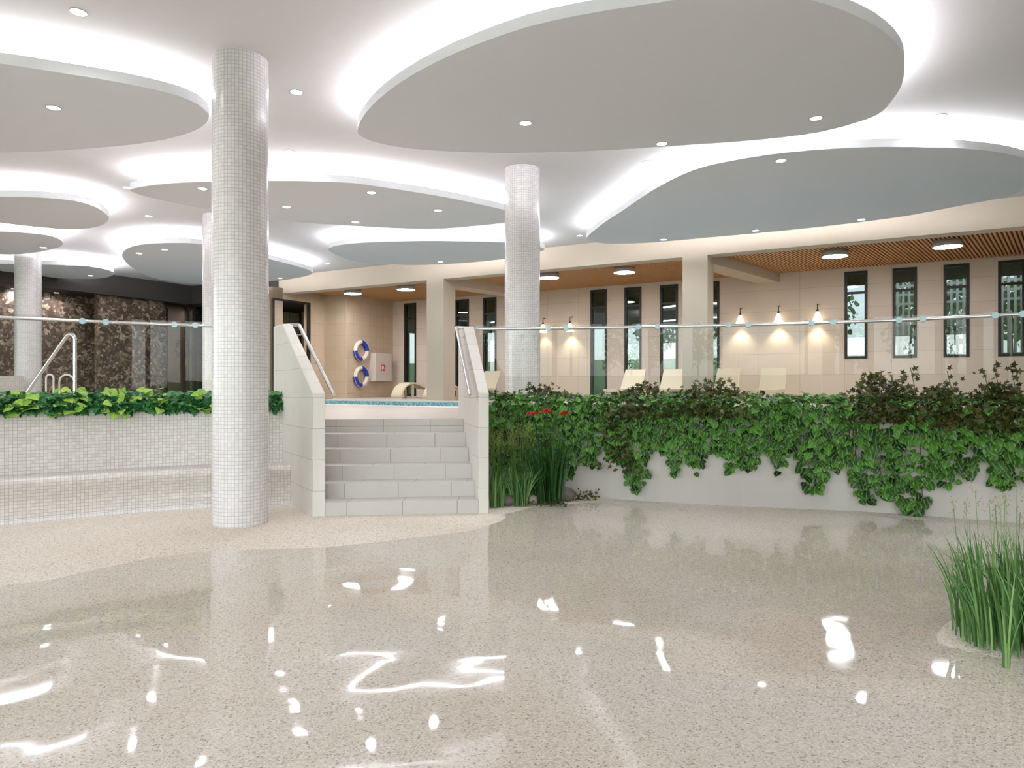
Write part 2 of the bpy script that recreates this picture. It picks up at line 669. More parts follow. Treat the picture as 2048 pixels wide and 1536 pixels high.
M['flax'] = leaf_mat('broad_reed_blade', srgb(16, 52, 16), srgb(52, 98, 34), srgb(72, 116, 50), 0.2, 0.0)
M['straw'] = plain('straw_seed', srgb(150, 136, 76), 0.8)
M['red'] = plain('red_petal', srgb(190, 24, 22), 0.5)
M['stem'] = plain('brown_stem', srgb(82, 70, 44), 0.8)
M['rock'] = plain('grey_river_stone', srgb(112, 102, 96), 0.65, noise=0.5, nscale=9)
M['rb_white'] = plain('white_ring', srgb(236, 228, 214), 0.4)
M['rb_blue'] = plain('blue_ring_band', srgb(34, 62, 168), 0.4)
M['cab'] = plain('white_metal_cabinet', srgb(214, 204, 190), 0.4)
M['sign_red'] = plain('red_sign', srgb(206, 32, 26), 0.5)
M['sign_white'] = plain('white_symbol', srgb(240, 236, 230), 0.5)
M['lounger'] = plain('ivory_lounger', srgb(222, 208, 180), 0.5)
M['bronze'] = plain('bronze_door', srgb(160, 138, 116), 0.3, 0.75)
M['line'] = plain('dark_pictogram', srgb(70, 58, 48), 0.5)
M['lawn'] = plain('lawn', srgb(80, 128, 62), 0.9, noise=0.7, nscale=3)
M['bark'] = plain('bark', srgb(104, 90, 76), 0.9, noise=0.5, nscale=9)
M['tree'] = leaf_mat('tree_leaf', srgb(50, 96, 46), srgb(132, 172, 92), srgb(150, 184, 110), 0.1, 0.1)
M['grey_door'] = plain('grey_lift_door', srgb(150, 138, 128), 0.35, 0.5)
M['pave'] = plain('pale_terrace_paving', srgb(204, 202, 206), 0.8)

# ------------------------------------------------------------------ the setting
# floor of the wading pool: sand rising out of the water along a shore line
shore = [(-120, 1196), (0, 1172), (100, 1160), (200, 1137), (300, 1116), (425, 1102), (550, 1098), (650, 1095), (750, 1085), (850, 1073), (940, 1062),
         (1000, 1044), (1013, 1035), (1009, 1028), (1039, 1022), (1057, 1016), (1145, 1008), (1213, 1004.0)]
S = [tuple(at(x, y, 0)[:2]) for x, y in shore]
RW_base = [(-0.42, 9.86), (0.1, 9.82), (0.6, 9.72), (1.14, 9.56), (1.48, 9.40), (2.01, 9.21), (2.52, 9.03), (3.01, 8.87), (3.84, 8.68), (4.55, 8.42), (5.18, 8.11), (5.84, 7.74),
           (6.6, 7.1), (7.3, 6.2), (7.9, 5.0), (8.3, 3.4), (8.5, 1.5), (8.5, -1.0)]
LW_base = [(-9.3, -1.0), (-9.2, 1.5), (-8.75, 3.5), (-8.0, 5.0), (-7.1, 6.2), (-6.4, 6.98), (-5.68, 7.57), (-5.11, 7.97), (-4.49, 8.36), (-3.80, 8.67), (-3.18, 8.89), (-2.70, 9.02)]
RW = spline(RW_base, 0.1)
LW = spline(LW_base, 0.1)
strip = [tuple(at(x, y, 0)[:2]) for x, y in ((1300, 1006.5), (1500, 1017), (1625, 1022), (1761, 1034), (1898, 1045), (2048, 1057))]
far_r = [(5.9, 7.45), (6.5, 6.9), (7.1, 6.0), (7.7, 4.9), (8.1, 3.3), (8.3, 1.4), (8.3, -12)]
sand_poly = [(-14, -12), (-7.6, -12), (-7.4, -2), (-6.8, 2), (-6.0, 4.0)] + S + strip + far_r + [(14, -12), (14, 14), (-14, 14)]
isl = [(-0.72, -0.02), (-0.62, 0.16), (-0.36, 0.42), (0.0, 0.55), (0.6, 0.6), (1.2, 0.5), (1.6, 0.1), (1.4, -0.35), (0.9, -0.52), (0.3, -0.53), (-0.1, -0.47), (-0.4, -0.31), (-0.62, -0.14)]
island = spline([(3.35 + a, 4.22 + b) for a, b in isl], 0.08, True)


def seg_dist(P, poly, closed=True):
    best = np.full(len(P), 1e9)
    n = len(poly)
    for i in range(n if closed else n - 1):
        a, b = np.array(poly[i]), np.array(poly[(i + 1) % n])
        d = b - a
        t = np.clip(((P - a) @ d) / max(d @ d, 1e-12), 0, 1)
        best = np.minimum(best, np.hypot(*(P - (a + t[:, None] * d)).T))
    return best


def inside(P, poly):
    c = np.zeros(len(P), bool)
    n = len(poly)
    j = n - 1
    for i in range(n):
        xi, yi = poly[i]
        xj, yj = poly[j]
        m = ((yi > P[:, 1]) != (yj > P[:, 1]))
        xx = (xj - xi) * (P[:, 1] - yi) / ((yj - yi) if yj != yi else 1e-12) + xi
        c ^= m & (P[:, 0] < xx)
        j = i
    return c


gx = np.concatenate([np.arange(-14, -7, 0.5), np.arange(-7, 7, 0.07), np.arange(7, 14.01, 0.5)])
gy = np.concatenate([np.arange(-10, 1.5, 0.5), np.arange(1.5, 10.3, 0.07)])
GX, GY = np.meshgrid(gx, gy)
P = np.stack([GX.ravel(), GY.ravel()], 1)
in_s = inside(P, sand_poly) | inside(P, island)
dd = np.minimum(seg_dist(P, sand_poly), seg_dist(P, island))
Z = np.where(in_s, 0.022 * (1 - np.exp(-dd / 0.25)), -0.14 * (1 - np.exp(-dd / 1.1)))
nx_, ny_ = len(gx), len(gy)
idx = np.arange(nx_ * ny_).reshape(ny_, nx_)
faces = np.stack([idx[:-1, :-1], idx[:-1, 1:], idx[1:, 1:], idx[1:, :-1]], -1).reshape(-1, 4)
me = bpy.data.meshes.new('floor')
me.from_pydata(np.column_stack([P, Z]).tolist(), [], faces.tolist())
me.materials.append(M['sand'])
me.polygons.foreach_set('use_smooth', [True] * len(me.polygons))
fl = bpy.data.objects.new('floor', me)
COL.objects.link(fl)
tag(fl, 'sandy exposed aggregate floor of the shallow wading pool', kind='structure')

wt = struct('water', MB().add([(-13.9, -9.9, 0), (13.9, -9.9, 0), (13.9, 10.2, 0), (-13.9, 10.2, 0)], [(0, 1, 2, 3)]), M['water'], 'shallow clear water mirroring the lit ceiling')

# retaining wall on the far side of the pool, with its planting trough
rw = thing('planter_wall', 'pale tiled curved planter wall the green vines trail down', 'wall', (0, 0, 0))
MB().sweep(RW, [(0, -0.05), (0, 1.30), (0.12, 1.30), (0.12, 1.12)]).build('wall_face', M['wallt'], rw)
MB().sweep(offset(RW, 0.12), [(0.0, 1.22), (0.36, 1.22)]).build('soil', M['soil'], rw)

# tiled bench on the other side
bn = thing('mosaic_bench', 'long curved white mosaic bench with tall back under the ivy trough', 'bench', (0, 0, 0))
MB().sweep(LW, [(0.0, -0.05), (0.0, 0.085), (0.03, 0.085)]).build('kerb', M['mosaic'], bn)
MB().sweep(offset(LW, 0.0), [(0.03, 0.085), (0.062, 0.14), (0.072, 0.22), (0.058, 0.32), (0.022, 0.42), (0.012, 0.46), (0.018, 0.495), (0.05, 0.525), (0.10, 0.535), (0.47, 0.53)], smooth=True).build('seat', M['mosaicb'], bn)
MB().sweep(LW, [(0.47, 0.53), (0.53, 1.30), (0.66, 1.30), (0.66, 1.12)]).build('backrest', M['mosaicb'], bn)
MB().sweep(offset(LW, 0.66), [(0.0, 1.22), (0.30, 1.22)]).build('soil', M['soil'], bn)

# staircase
LO, LI = (-2.378, 8.134), (-2.228, 8.151)
LMO, LMI = (-3.172, 9.424), (-3.015, 9.345)
LFO, LFI = (-3.453, 9.880), (-3.296, 9.801)
RI, RO = (-0.41, 8.357), (-0.282, 8.371)
RMI, RMO = (-0.698, 9.82), (-0.551, 9.85)
RFI, RFO = (-0.818, 10.43), (-0.671, 10.46)
ZL, ZH = 1.49, 2.43


def cheek(name, label, st):
    t = thing(name, label, 'wall', (st[0][0][0], st[0][0][1], 0))
    b = MB()
    o = t.location
    V, zs = [], [ZL, ZH, ZH]
    for (a, c), z in zip(st, zs):
        for p in (a, c):
            V.append((p[0] - o.x, p[1] - o.y, -0.05))
            V.append((p[0] - o.x, p[1] - o.y, z))
    Fc, U = [], []
    d = [0]
    for i in range(2):
        d.append(d[-1] + math.hypot(st[i + 1][0][0] - st[i][0][0], st[i + 1][0][1] - st[i][0][1]))
    for i in range(2):
        a, c = i * 4, (i + 1) * 4
        Fc.append((a, a + 1, c + 1, c))
        U.append([(-d[i], 0.0), (-d[i], zs[i]), (-d[i + 1], zs[i + 1]), (-d[i + 1], 0.0)])
        Fc.append((a + 2, c + 2, c + 3, a + 3))
        U.append([(d[i] + .15, 0.0), (d[i + 1] + .15, 0.0), (d[i + 1] + .15, zs[i + 1]), (d[i] + .15, zs[i])])
        s0 = d[i] * 1.3
        s1 = d[i + 1] * 1.3
        Fc.append((a + 1, a + 3, c + 3, c + 1))
        U.append([(0.05, s0 + .1), (0.20, s0 + .1), (0.20, s1 + .1), (0.05, s1 + .1)])
    Fc.append((0, 2, 3, 1))
    U.append([(0, 0), (.15, 0), (.15, ZL), (0, ZL)])
    Fc.append((8, 9, 11, 10))
    U.append([(0, 0), (0, ZH), (.15, ZH), (.15, 0)])
    b.add(V, Fc, U)
    ob = b.build('stair_cheek', M['cheek'], t)
    bv = ob.modifiers.new('bevel', 'BEVEL')
    bv.width = 0.012
    bv.segments = 2
    bv.limit_method = 'ANGLE'
    return t


cheek('stair_wall', 'pale slab stair wall beside the mosaic bench, splaying outwards', [(LO, LI), (LMO, LMI), (LFO, LFI)])
cheek('stair_wall', 'pale slab stair wall beside the reeds and trailing vines', [(RI, RO), (RMI, RMO), (RFI, RFO)])


def line_x(p, d, a, b):
    """intersection of p + t d with the line a b."""
    ex, ey = b[0] - a[0], b[1] - a[1]
    den = d[0] * ey - d[1] * ex
    t = ((a[0] - p[0]) * ey - (a[1] - p[1]) * ex) / den
    return (p[0] + d[0] * t, p[1] + d[1] * t)


fd = np.array([RO[0] - LO[0], RO[1] - LO[1]])
fd /= np.linalg.norm(fd)
fn = np.array([-fd[1], fd[0]])
RISE = DECK / 6
stair = thing('staircase', 'six pale stone steps climbing from the water to the pool deck', 'stairs', (LI[0], LI[1], 0))
rows = []
for k in range(7):
    p = np.array(LO) + fn * (0.30 * k)
    rows.append((line_x(p, fd, LI, LMI), line_x(p, fd, RI, RMI)))
for k in range(6):
    (a, b), (c, d) = rows[k], rows[k + 1]
    o = stair.location
    z1 = RISE * (k + 1)
    poly = [(a[0] - o.x, a[1] - o.y), (b[0] - o.x, b[1] - o.y), (d[0] - o.x, d[1] - o.y), (c[0] - o.x, c[1] - o.y)]
    mb = MB().prism(poly, -0.05, z1)
    sh = 0.41 - 0.085 * k
    mb.uv = [[(u + sh, v + 1.0) for u, v in f] for f in mb.uv]
    ob = mb.build('step', M['step'], stair)
    bv = ob.modifiers.new('bevel', 'BEVEL')
    bv.width = 0.008
    bv.segments = 2

# upper deck
LG = [p for p in offset(LW, 0.95)]
RG = spline([(-0.66, 10.10), (-0.2, 10.07), (0.6, 9.98), (1.3, 9.86), (1.93, 9.70), (2.55, 9.58), (3.14, 9.42), (4.11, 9.07), (5.05, 8.60), (5.92, 7.95), (6.75, 7.2), (7.5, 6.4), (8.2, 5.2), (8.7, 3.5), (8.95, 1.5), (8.95, -1)], 0.1)
LG = [p for p in LG if p[0] < -3.55]
VP0, VP1 = 12.35, 16.30      # pool edges, v
U0, U1 = -22.2, 12.5
poly = [p for p in LG]
poly += [LFO, LFI, rows[6][0], rows[6][1], RFI, RFO]
poly += [p for p in RG]
poly += [(11.5, -1.0)]
poly += [tuple(W(12.5, VP0 - 6)[:2]), tuple(W(12.5, VP0)[:2]), tuple(W(-23, VP0)[:2]), tuple(W(-23, 3)[:2]), (-16.0, -1.0)]
struct('floor_deck', MB().prism(poly, 0.0, DECK), M['deck'], 'cream tiled pool deck above the steps')
b = MB()
T_W = Matrix(((CA, SA, 0, 0), (-SA, CA, 0, 0), (0, 0, 1, 0), (0, 0, 0, 1)))
b.box((-24.4, VP1, 0.0), (12.5, 21.6, DECK))
lo = b.build('floor_lounge', M['deck'], None, T_W)
tag(lo, 'cream floor of the lounge behind the pool', kind='structure')
# the pool itself
b = MB()
for a, c, m in (((-23, VP0 - .02, -0.2), (12.5, VP0, DECK - 0.002), 0), ((-23, VP1, -0.2), (12.5, VP1 + .02, DECK - 0.002), 0), ((-23, VP0, -0.2), (12.5, VP1, -0.18), 0)):
    b.box((a[0], a[1] - (0.0 if a[1] > VP0 else 0.0), a[2]), c, m)
b2 = MB().box((-23, VP1 - 0.03, 0.4), (12.5, VP1, DECK - 0.03))
pl = thing('swimming_pool', 'long teal mosaic pool behind the top of the steps', 'pool', (0, 0, 0))
b.build('basin', M['teal'], pl, T_W)
b2.build('tile_band', M['teal'], pl, T_W)
MB().box((-23, VP1 - 0.06, DECK - 0.03), (12.5, VP1 + 0.20, DECK + 0.012)).box((-23, VP0 - 0.30, DECK - 0.03), (12.5, VP0 + 0.03, DECK + 0.012)).build('coping', M['coping'], pl, T_W)
MB().add([(-23, VP0, 0.74), (12.5, VP0, 0.74), (12.5, VP1 - .03, 0.74), (-23, VP1 - .03, 0.74)], [(0, 1, 2, 3)]).build('pool_water', M['water'], pl, T_W)

# ceiling
b = MB().box((-24.6, -8.3, CEIL), (14.2, 17.2, CEIL + 0.2))
o = b.build('ceiling', M['ceil'], None, T_W)
tag(o, 'flat white ceiling above the pool hall', kind='structure')
VF = 16.60
# fascia beam
b = MB().box((-24.5, VF, 4.70), (14.0, VF + 0.42, CEIL))
# dark part of the fascia far left
bd = MB().box((-24.5, VF - 0.01, 4.60), (-18.4, VF, CEIL))
o = b.build('trim_1', M['cream'], None, T_W)
tag(o, 'cream fascia beam along the front of the lounge', kind='structure')
o = bd.build('trim_2', M['dark'], None, T_W)
tag(o, 'dark fascia beside the corner of the stone wall', kind='structure')
# wooden ceiling of the lounge
b = MB().box((-23, VF + 0.42, WOOD + 0.05), (14, 21.5, WOOD + 0.12), 1)
sd = Vector((0.825, 1.0)).normalized()
su, sv = UV_of(sd.x, sd.y)
sk = su / sv
x = -24.0
while x < 13.0:
    y0, y1 = VF + 0.42, 21.14
    xs = [x, x + 0.045, x + 0.045 + sk * (y1 - y0), x + sk * (y1 - y0)]
    if xs[2] > -17.3:
        b.prism([(xs[0], y0), (xs[1], y0), (xs[2], y1), (xs[3], y1)], WOOD, WOOD + 0.05)
    x += 0.085
o = b.build('ceiling_wood', [M['wood'], M['woodback']], None, T_W)
tag(o, 'slatted wooden ceiling of the lounge', kind='structure')

# pillars of the lounge front
VB = 21.14
pillars = []
for px0, px1, lab in ((853.5, 887, 'square cream pillar behind the stair top'), (1365, 1415, 'square cream pillar between the two groups of narrow windows'), (2130, 2210, 'square cream pillar at the near end of the lounge')):
    u0, u1 = on_v(px0, VF)[0], on_v(px1, VF)[0]
    t = thing('square_pillar', lab, 'pillar', W((u0 + u1) / 2, VF + 0.2, DECK), LROT)
    w = (u1 - u0) / 2
    MB().box((-w, -0.2, 0), (w, 0.42, 4.70 - DECK)).build('shaft', M['cream'], t)
    pillars.append((u0, u1))
# cross beams
b = MB()
for (u0, u1), dx in zip(pillars, (0.55, 0.62, 0.6)):
    ln = VB - VF - 0.42
    b.prism([(u0, VF + .42), (u1, VF + .42), (u1 + ln * dx * 0.4, VB), (u0 + ln * dx * 0.4, VB)], 4.56, WOOD)
o = b.build('trim_3', M['cream'], None, T_W)
tag(o, 'cream cross beams under the wooden ceiling', kind='structure')

# rear wall of the lounge with its narrow windows
wins = [(808.5, 832.5, DECK + .04), (911, 938, DECK + .04), (966, 993, DECK + .04), (1024, 1052, DECK + .04), (1181, 1214, DECK + .04), (1249, 1283, DECK + .04), (1320, 1356, DECK + .04), (1402, 1439, DECK + .04),
        (1689, 1735, 2.30), (1785, 1834, 2.30), (1887, 1939, 2.30), (1996, 2052, 2.30), (2112, 2172, 2.30)]
WT = 4.72
b = MB()
u_prev = -17.6
wl = []
for n, (x0, x1, zb) in enumerate(wins):
    u0, u1 = on_v(x0, VB)[0], on_v(x1, VB)[0]
    b.box((u_prev, VB, 0.9), (u0, VB + 0.35, WOOD + 0.1))
    b.box((u0, VB, WT), (u1, VB + 0.35, WOOD + 0.1))
    b.box((u0, VB, 0.9), (u1, VB + 0.35, zb))
    u_prev = u1
    wl.append((u0, u1, zb))
b.box((u_prev, VB, 0.9), (14.0, VB + 0.35, WOOD + 0.1))
o = b.build('wall_rear', M['lounge'], None, T_W)
tag(o, 'beige stone rear wall of the lounge', kind='structure')
for n, (u0, u1, zb) in enumerate(wl):
    f = 0.07
    e = bpy.data.objects.new('window_%d' % (n + 1), None)
    COL.objects.link(e)
    e.location = W(u0, VB, zb)
    e.rotation_euler = (0, 0, LROT)
    tag(e, 'narrow dark framed window in the rear wall of the lounge', kind='structure')
    w, h = u1 - u0, WT - zb
    m = MB().box((0, -0.02, 0), (f, 0.12, h)).box((w - f, -0.02, 0), (w, 0.12, h)).box((f, -0.02, 0), (w - f, 0.12, f)).box((f, -0.02, h - f), (w - f, 0.12, h))
    m.box((f, -0.01, h - f - 0.55), (w - f, 0.1, h - f - 0.49))
    m.build('window_frame', M['frame'], e)
    MB().box((f, 0.045, f), (w - f, 0.055, h - f)).build('pane', M['wglass'], e)

# left end of the lounge: wall with life rings, jog, wall with the dark framed opening
UE = -17.10
b = MB()
b.box((UE - 0.3, 18.55, DECK), (UE, VB + .3, WOOD + .06))
UJ = -18.2
b.box((UJ, 18.55, DECK), (UE - 0.3, 18.85, WOOD + .06))
va, vb = on_u(545, UJ)[0], on_u(620, UJ)[0]
b.box((UJ - 0.3, vb, DECK), (UJ, 18.85, WOOD + .06))
b.box((UJ - 0.3, VF, DECK), (UJ, va, WOOD + .06))
ZO = 4.50
b.box((UJ - 0.3, va, ZO), (UJ, vb, WOOD + .06))
o = b.build('wall_end', M['lounget'], None, T_W)
tag(o, 'beige tiled end wall of the lounge', kind='structure')
# lobby behind the opening
b = MB()
b.box((UJ - 2.6, max(va - 0.8, 16.62), DECK), (UJ - 2.5, vb + 3.5, ZO + .2))
b.box((UJ - 2.5, vb + 3.4, DECK), (UJ - 0.3, vb + 3.5, ZO + .2))
b.box((UJ - 2.5, max(va - 0.8, 16.62), DECK), (UJ - 0.3, max(va - 0.7, 16.7), ZO + .2))
o = b.build('wall_lobby', M['lounget'], None, T_W)
tag(o, 'beige wall of the lobby behind the dark framed opening', kind='structure')
b = MB().box((UJ - 2.5, va - 0.7, ZO), (UJ - 0.3, vb + 3.4, ZO + .05))
o = b.build('ceiling_lobby', M['black'], None, T_W)
tag(o, 'dark ceiling of the lobby', kind='structure')
e = bpy.data.objects.new('door_1', None)
COL.objects.link(e)
e.location = W(UJ, va, DECK)
e.rotation_euler = (0, 0, LROT)
tag(e, 'dark framed opening to the lobby at the end of the lounge', kind='structure')
w = vb - va
m = MB().box((-.1, 0, 0), (.03, .07, ZO - DECK)).box((-.1, w - .07, 0), (.03, w, ZO - DECK)).box((-.1, .07, ZO - DECK - .07), (.03, w - .07, ZO - DECK))
m.build('door_frame', M['frame'], e)
g = thing('lift_door', 'grey metal lift door inside the lobby behind the stair wall', 'door', W(UJ - 2.45, 18.66, DECK), LROT)
MB().box((0, 0, 0), (.04, .48, 3.3)).box((0, .50, 0), (.04, .98, 3.3)).build('door_leaf', M['grey_door'], g)
MB().box((0, -.08, 0), (.07, 0, 3.38)).box((0, .98, 0), (.07, 1.06, 3.38)).box((0, 0, 3.3), (.07, .98, 3.38)).build('door_frame', M['frame'], g)

# stone walls at the far left
UB = -23.0
b = MB().box((UB - 0.2, 2.0, 4.60), (UB, VF, CEIL))
o = b.build('trim_4', M['dark'], None, T_W)
tag(o, 'dark bulkhead above the stone wall', kind='structure')
b = MB().box((UB - 3.0, 2.0, 4.60), (UB - 0.2, VF + 2.2, 4.66))
o = b.build('ceiling_soffit', M['black'], None, T_W)
tag(o, 'black soffit in front of the stone wall', kind='structure')


def stone_panel(name, x0, x1, u, label=None):
    v0, v1 = on_u(x0, u)[0], on_u(x1, u)[0]
    bb = MB().box((u - 0.25, v0, DECK), (u, v1, 4.60))
    oo = bb.build(name, M['stone'], None, T_W)
    return tag(oo, label, kind='structure')


stone_panel('wall_stone', -160, 31, UB - 1.3, 'brown stone wall beyond the far white column')
stone_panel('wall_stone_recess', 34, 200, UB - 1.3, 'brown stone wall set back under the black soffit')
stone_panel('wall_stone_front', 197.5, 325, UB - 0.30, 'projecting brown stone panel reaching up to the dark bulkhead')
stone_panel('wall_stone_side', 322, 337, UB - 0.75, 'narrow strip of brown stone beside the bronze door')
b = MB().box((UB - 2.0, 2.0, DECK), (UB - 1.9, VF + 2.0, 4.6))
o = b.build('wall_west', M['black'], None, T_W)
tag(o, 'dark wall behind the stone panels', kind='structure')
# bronze door with a woman pictogram
v0, v1 = on_u(335, UB - .72)[0], on_u(370, UB - .72)[0]
zt = 4.42
dz = on_u(352, UB - .72)[1]
d = thing('toilet_door', 'bronze door with a woman pictogram beside the stone panel', 'door', W(UB - .72, v0, DECK), LROT)
w = v1 - v0
MB().box((-.05, 0, 0), (0, w, zat(622, dz) + .4 - DECK)).build('door_leaf', M['bronze'], d)
MB().box((-.05, 0, zat(622, dz) + .45 - DECK), (0, w, zt - DECK)).build('transom', M['bronze'], d)
MB().box((-.06, -.05, 0), (.03, 0, zt - DECK)).box((-.06, w, 0), (.03, w + .12, zt - DECK)).box((-.06, 0, zat(622, dz) + .4 - DECK), (.03, w, zat(622, dz) + .45 - DECK)).build('door_frame', M['frame'], d)
m = MB()
yc, s = w * 0.58, 25.0 / F * dz / 22.0


def pp(a, bz):
    return (0.012, yc + a * s, zat(705, dz) - DECK + bz * s)


m.tube([pp(2.6 * math.cos(2 * PI * i / 16), 20 + 2.6 * math.sin(2 * PI * i / 16)) for i in range(16)], 0.012, 6, closed=True)
m.tube([pp(-1.6, 17), pp(-6, 0), pp(6, 0), pp(1.6, 17)], 0.012, 6, closed=True)
m.tube([pp(-3, 0), pp(-3, -4), pp(-1.5, -8), pp(1.5, -8), pp(3, -4), pp(3, 0)], 0.012, 6)
m.build('pictogram', M['line'], d)
# glass door in the corner
e = bpy.data.objects.new('door_2', None)
COL.objects.link(e)
ug0, ug1 = on_v(374, VF + .05)[0], on_v(470, VF + .05)[0]
e.location = W(ug0, VF + .05, DECK)
e.rotation_euler = (0, 0, LROT)
tag(e, 'dark framed glass door in the corner by the bronze door', kind='structure')
w, h = ug1 - ug0, 4.60 - DECK
uf = on_v(379, VF + .05)[0] - ug0
ufe = on_v(386, VF + .05)[0] - ug0
MB().box((0, -.03, 0), (.10, .06, h)).box((ufe, -.03, 0), (ufe + .14, .06, h)).box((w - .1, -.03, 0), (w, .06, h)).box((.1, -.03, h - .1), (w - .1, .06, h)).build('door_frame', M['frame'], e)
MB().box((.1, 0, .02), (w - .1, .012, h - .1)).build('pane', M['wglass'], e)
b = MB().box((-24.4, VF + 2.0, DECK), (UJ - 2.6, VF + 2.1, 4.7))
o = b.build('wall_corridor', M['stone'], None, T_W)
tag(o, 'brown stone wall of the corridor behind the glass door', kind='structure')
b = MB().box((-24.4, VF + .42, 4.62), (UJ - .3, VF + 2.1, 4.7))
o = b.build('ceiling_corridor', M['black'], None, T_W)
tag(o, 'dark ceiling of the corridor', kind='structure')

# low mosaic wall far left
zz = 17.0
lw = thing('mosaic_wall', 'low beige mosaic wall beside the far white column', 'wall', ((16 - 1024) / F * zz, zz, DECK), LROT + PI / 2)
MB().box((-2.4, -0.2, 0), (0.25, 0.2, zat(752, zz) - DECK)).build('block', M['mosaicb'], lw)

# outer walls and the window wall behind the camera
b = MB()
b.box((14.0, -8.3, -.1), (14.2, 21.5, CEIL))
o = b.build('wall_right', M['cream'], None, T_W)
tag(o, 'cream side wall outside the view', kind='structure')
b = MB()
b.box((-24.6, -8.3, -.2), (14.0, -8.0, 0.35))
b.box((-24.6, -8.3, 4.75), (14.0, -8.0, CEIL))
for i in range(10):
    uu = -24.6 + i * 4.28
    b.box((uu, -8.3, 0.35), (uu + 0.45, -8.0, 4.75))
o = b.build('wall_behind', M['cream'], None, T_W)
tag(o, 'window wall facing the garden, behind the viewer', kind='structure')
for i in range(9):
    uu = -24.6 + i * 4.28
    e = bpy.data.objects.new('window_%d' % (20 + i), None)
    COL.objects.link(e)
    e.location = W(uu + .45, -8.2, 0.35)
    e.rotation_euler = (0, 0, LROT)
    tag(e, 'tall garden window behind the viewer', kind='structure')
    w, h = 3.83, 4.40
    MB().box((0, 0, 0), (.07, .08, h)).box((w - .07, 0, 0), (w, .08, h)).box((.07, 0, 0), (w - .07, .08, .07)).box((.07, 0, h - .07), (w - .07, .08, h)).box((w / 2 - .03, 0, .07), (w / 2 + .03, .08, h - .07)).build('window_frame', M['frame'], e)
    MB().box((.07, .035, .07), (w - .07, .045, h - .07)).build('pane', M['wglassb'], e)
b = MB()
b.box((-24.6, -8.0, -.2), (-24.4, 2.0, 0.35))
b.box((-24.6, -8.0, 4.75), (-24.4, 2.0, CEIL))
b.box((-24.6, 1.6, 0.35), (-24.4, 2.0, 4.75))
b.box((-24.6, -3.3, 0.35), (-24.4, -2.9, 4.75))
o = b.build('wall_left', M['cream'], None, T_W)
tag(o, 'window wall at the side of the hall', kind='structure')

# the garden outside
b = MB()
b.add([(-70, 21.5, .95), (60, 21.5, .95), (60, 34, 1.0), (-70, 34, 1.0), (60, 90, 5.0), (-70, 90, 5.0)], [(0, 1, 2, 3), (3, 2, 4, 5)])
o = b.build('ground', M['lawn'], None, T_W)
tag(o, 'green lawn beyond the lounge windows', kind='structure')
b = MB()
b.add([(-70, -8.3, -.12), (60, -8.3, -.12), (60, -22, -.1), (-70, -22, -.1), (60, -60, 2.6), (-70, -60, 2.6)], [(3, 2, 1, 0), (5, 4, 2, 3)])
o = b.build('ground_garden', M['lawn'], None, T_W)
tag(o, 'green lawn of the garden behind the viewer', kind='structure')
b = MB().add([(-70, -8.4, .0), (60, -8.4, .0), (60, -22, .0), (-70, -22, .0)], [(3, 2, 1, 0)])
o = b.build('ground_terrace', M['pave'], None, T_W)
tag(o, 'pale terrace behind the viewer', kind='structure')
b = MB().box((-26, VB + .36, 4.74), (-3.2, VB + 15.0, 4.95)).box((-3.2, VB + .36, 4.74), (9, VB + 3.2, 4.95))
o = b.build('roof', M['black'], None, T_W)
tag(o, 'dark canopy outside the lounge windows', kind='structure')

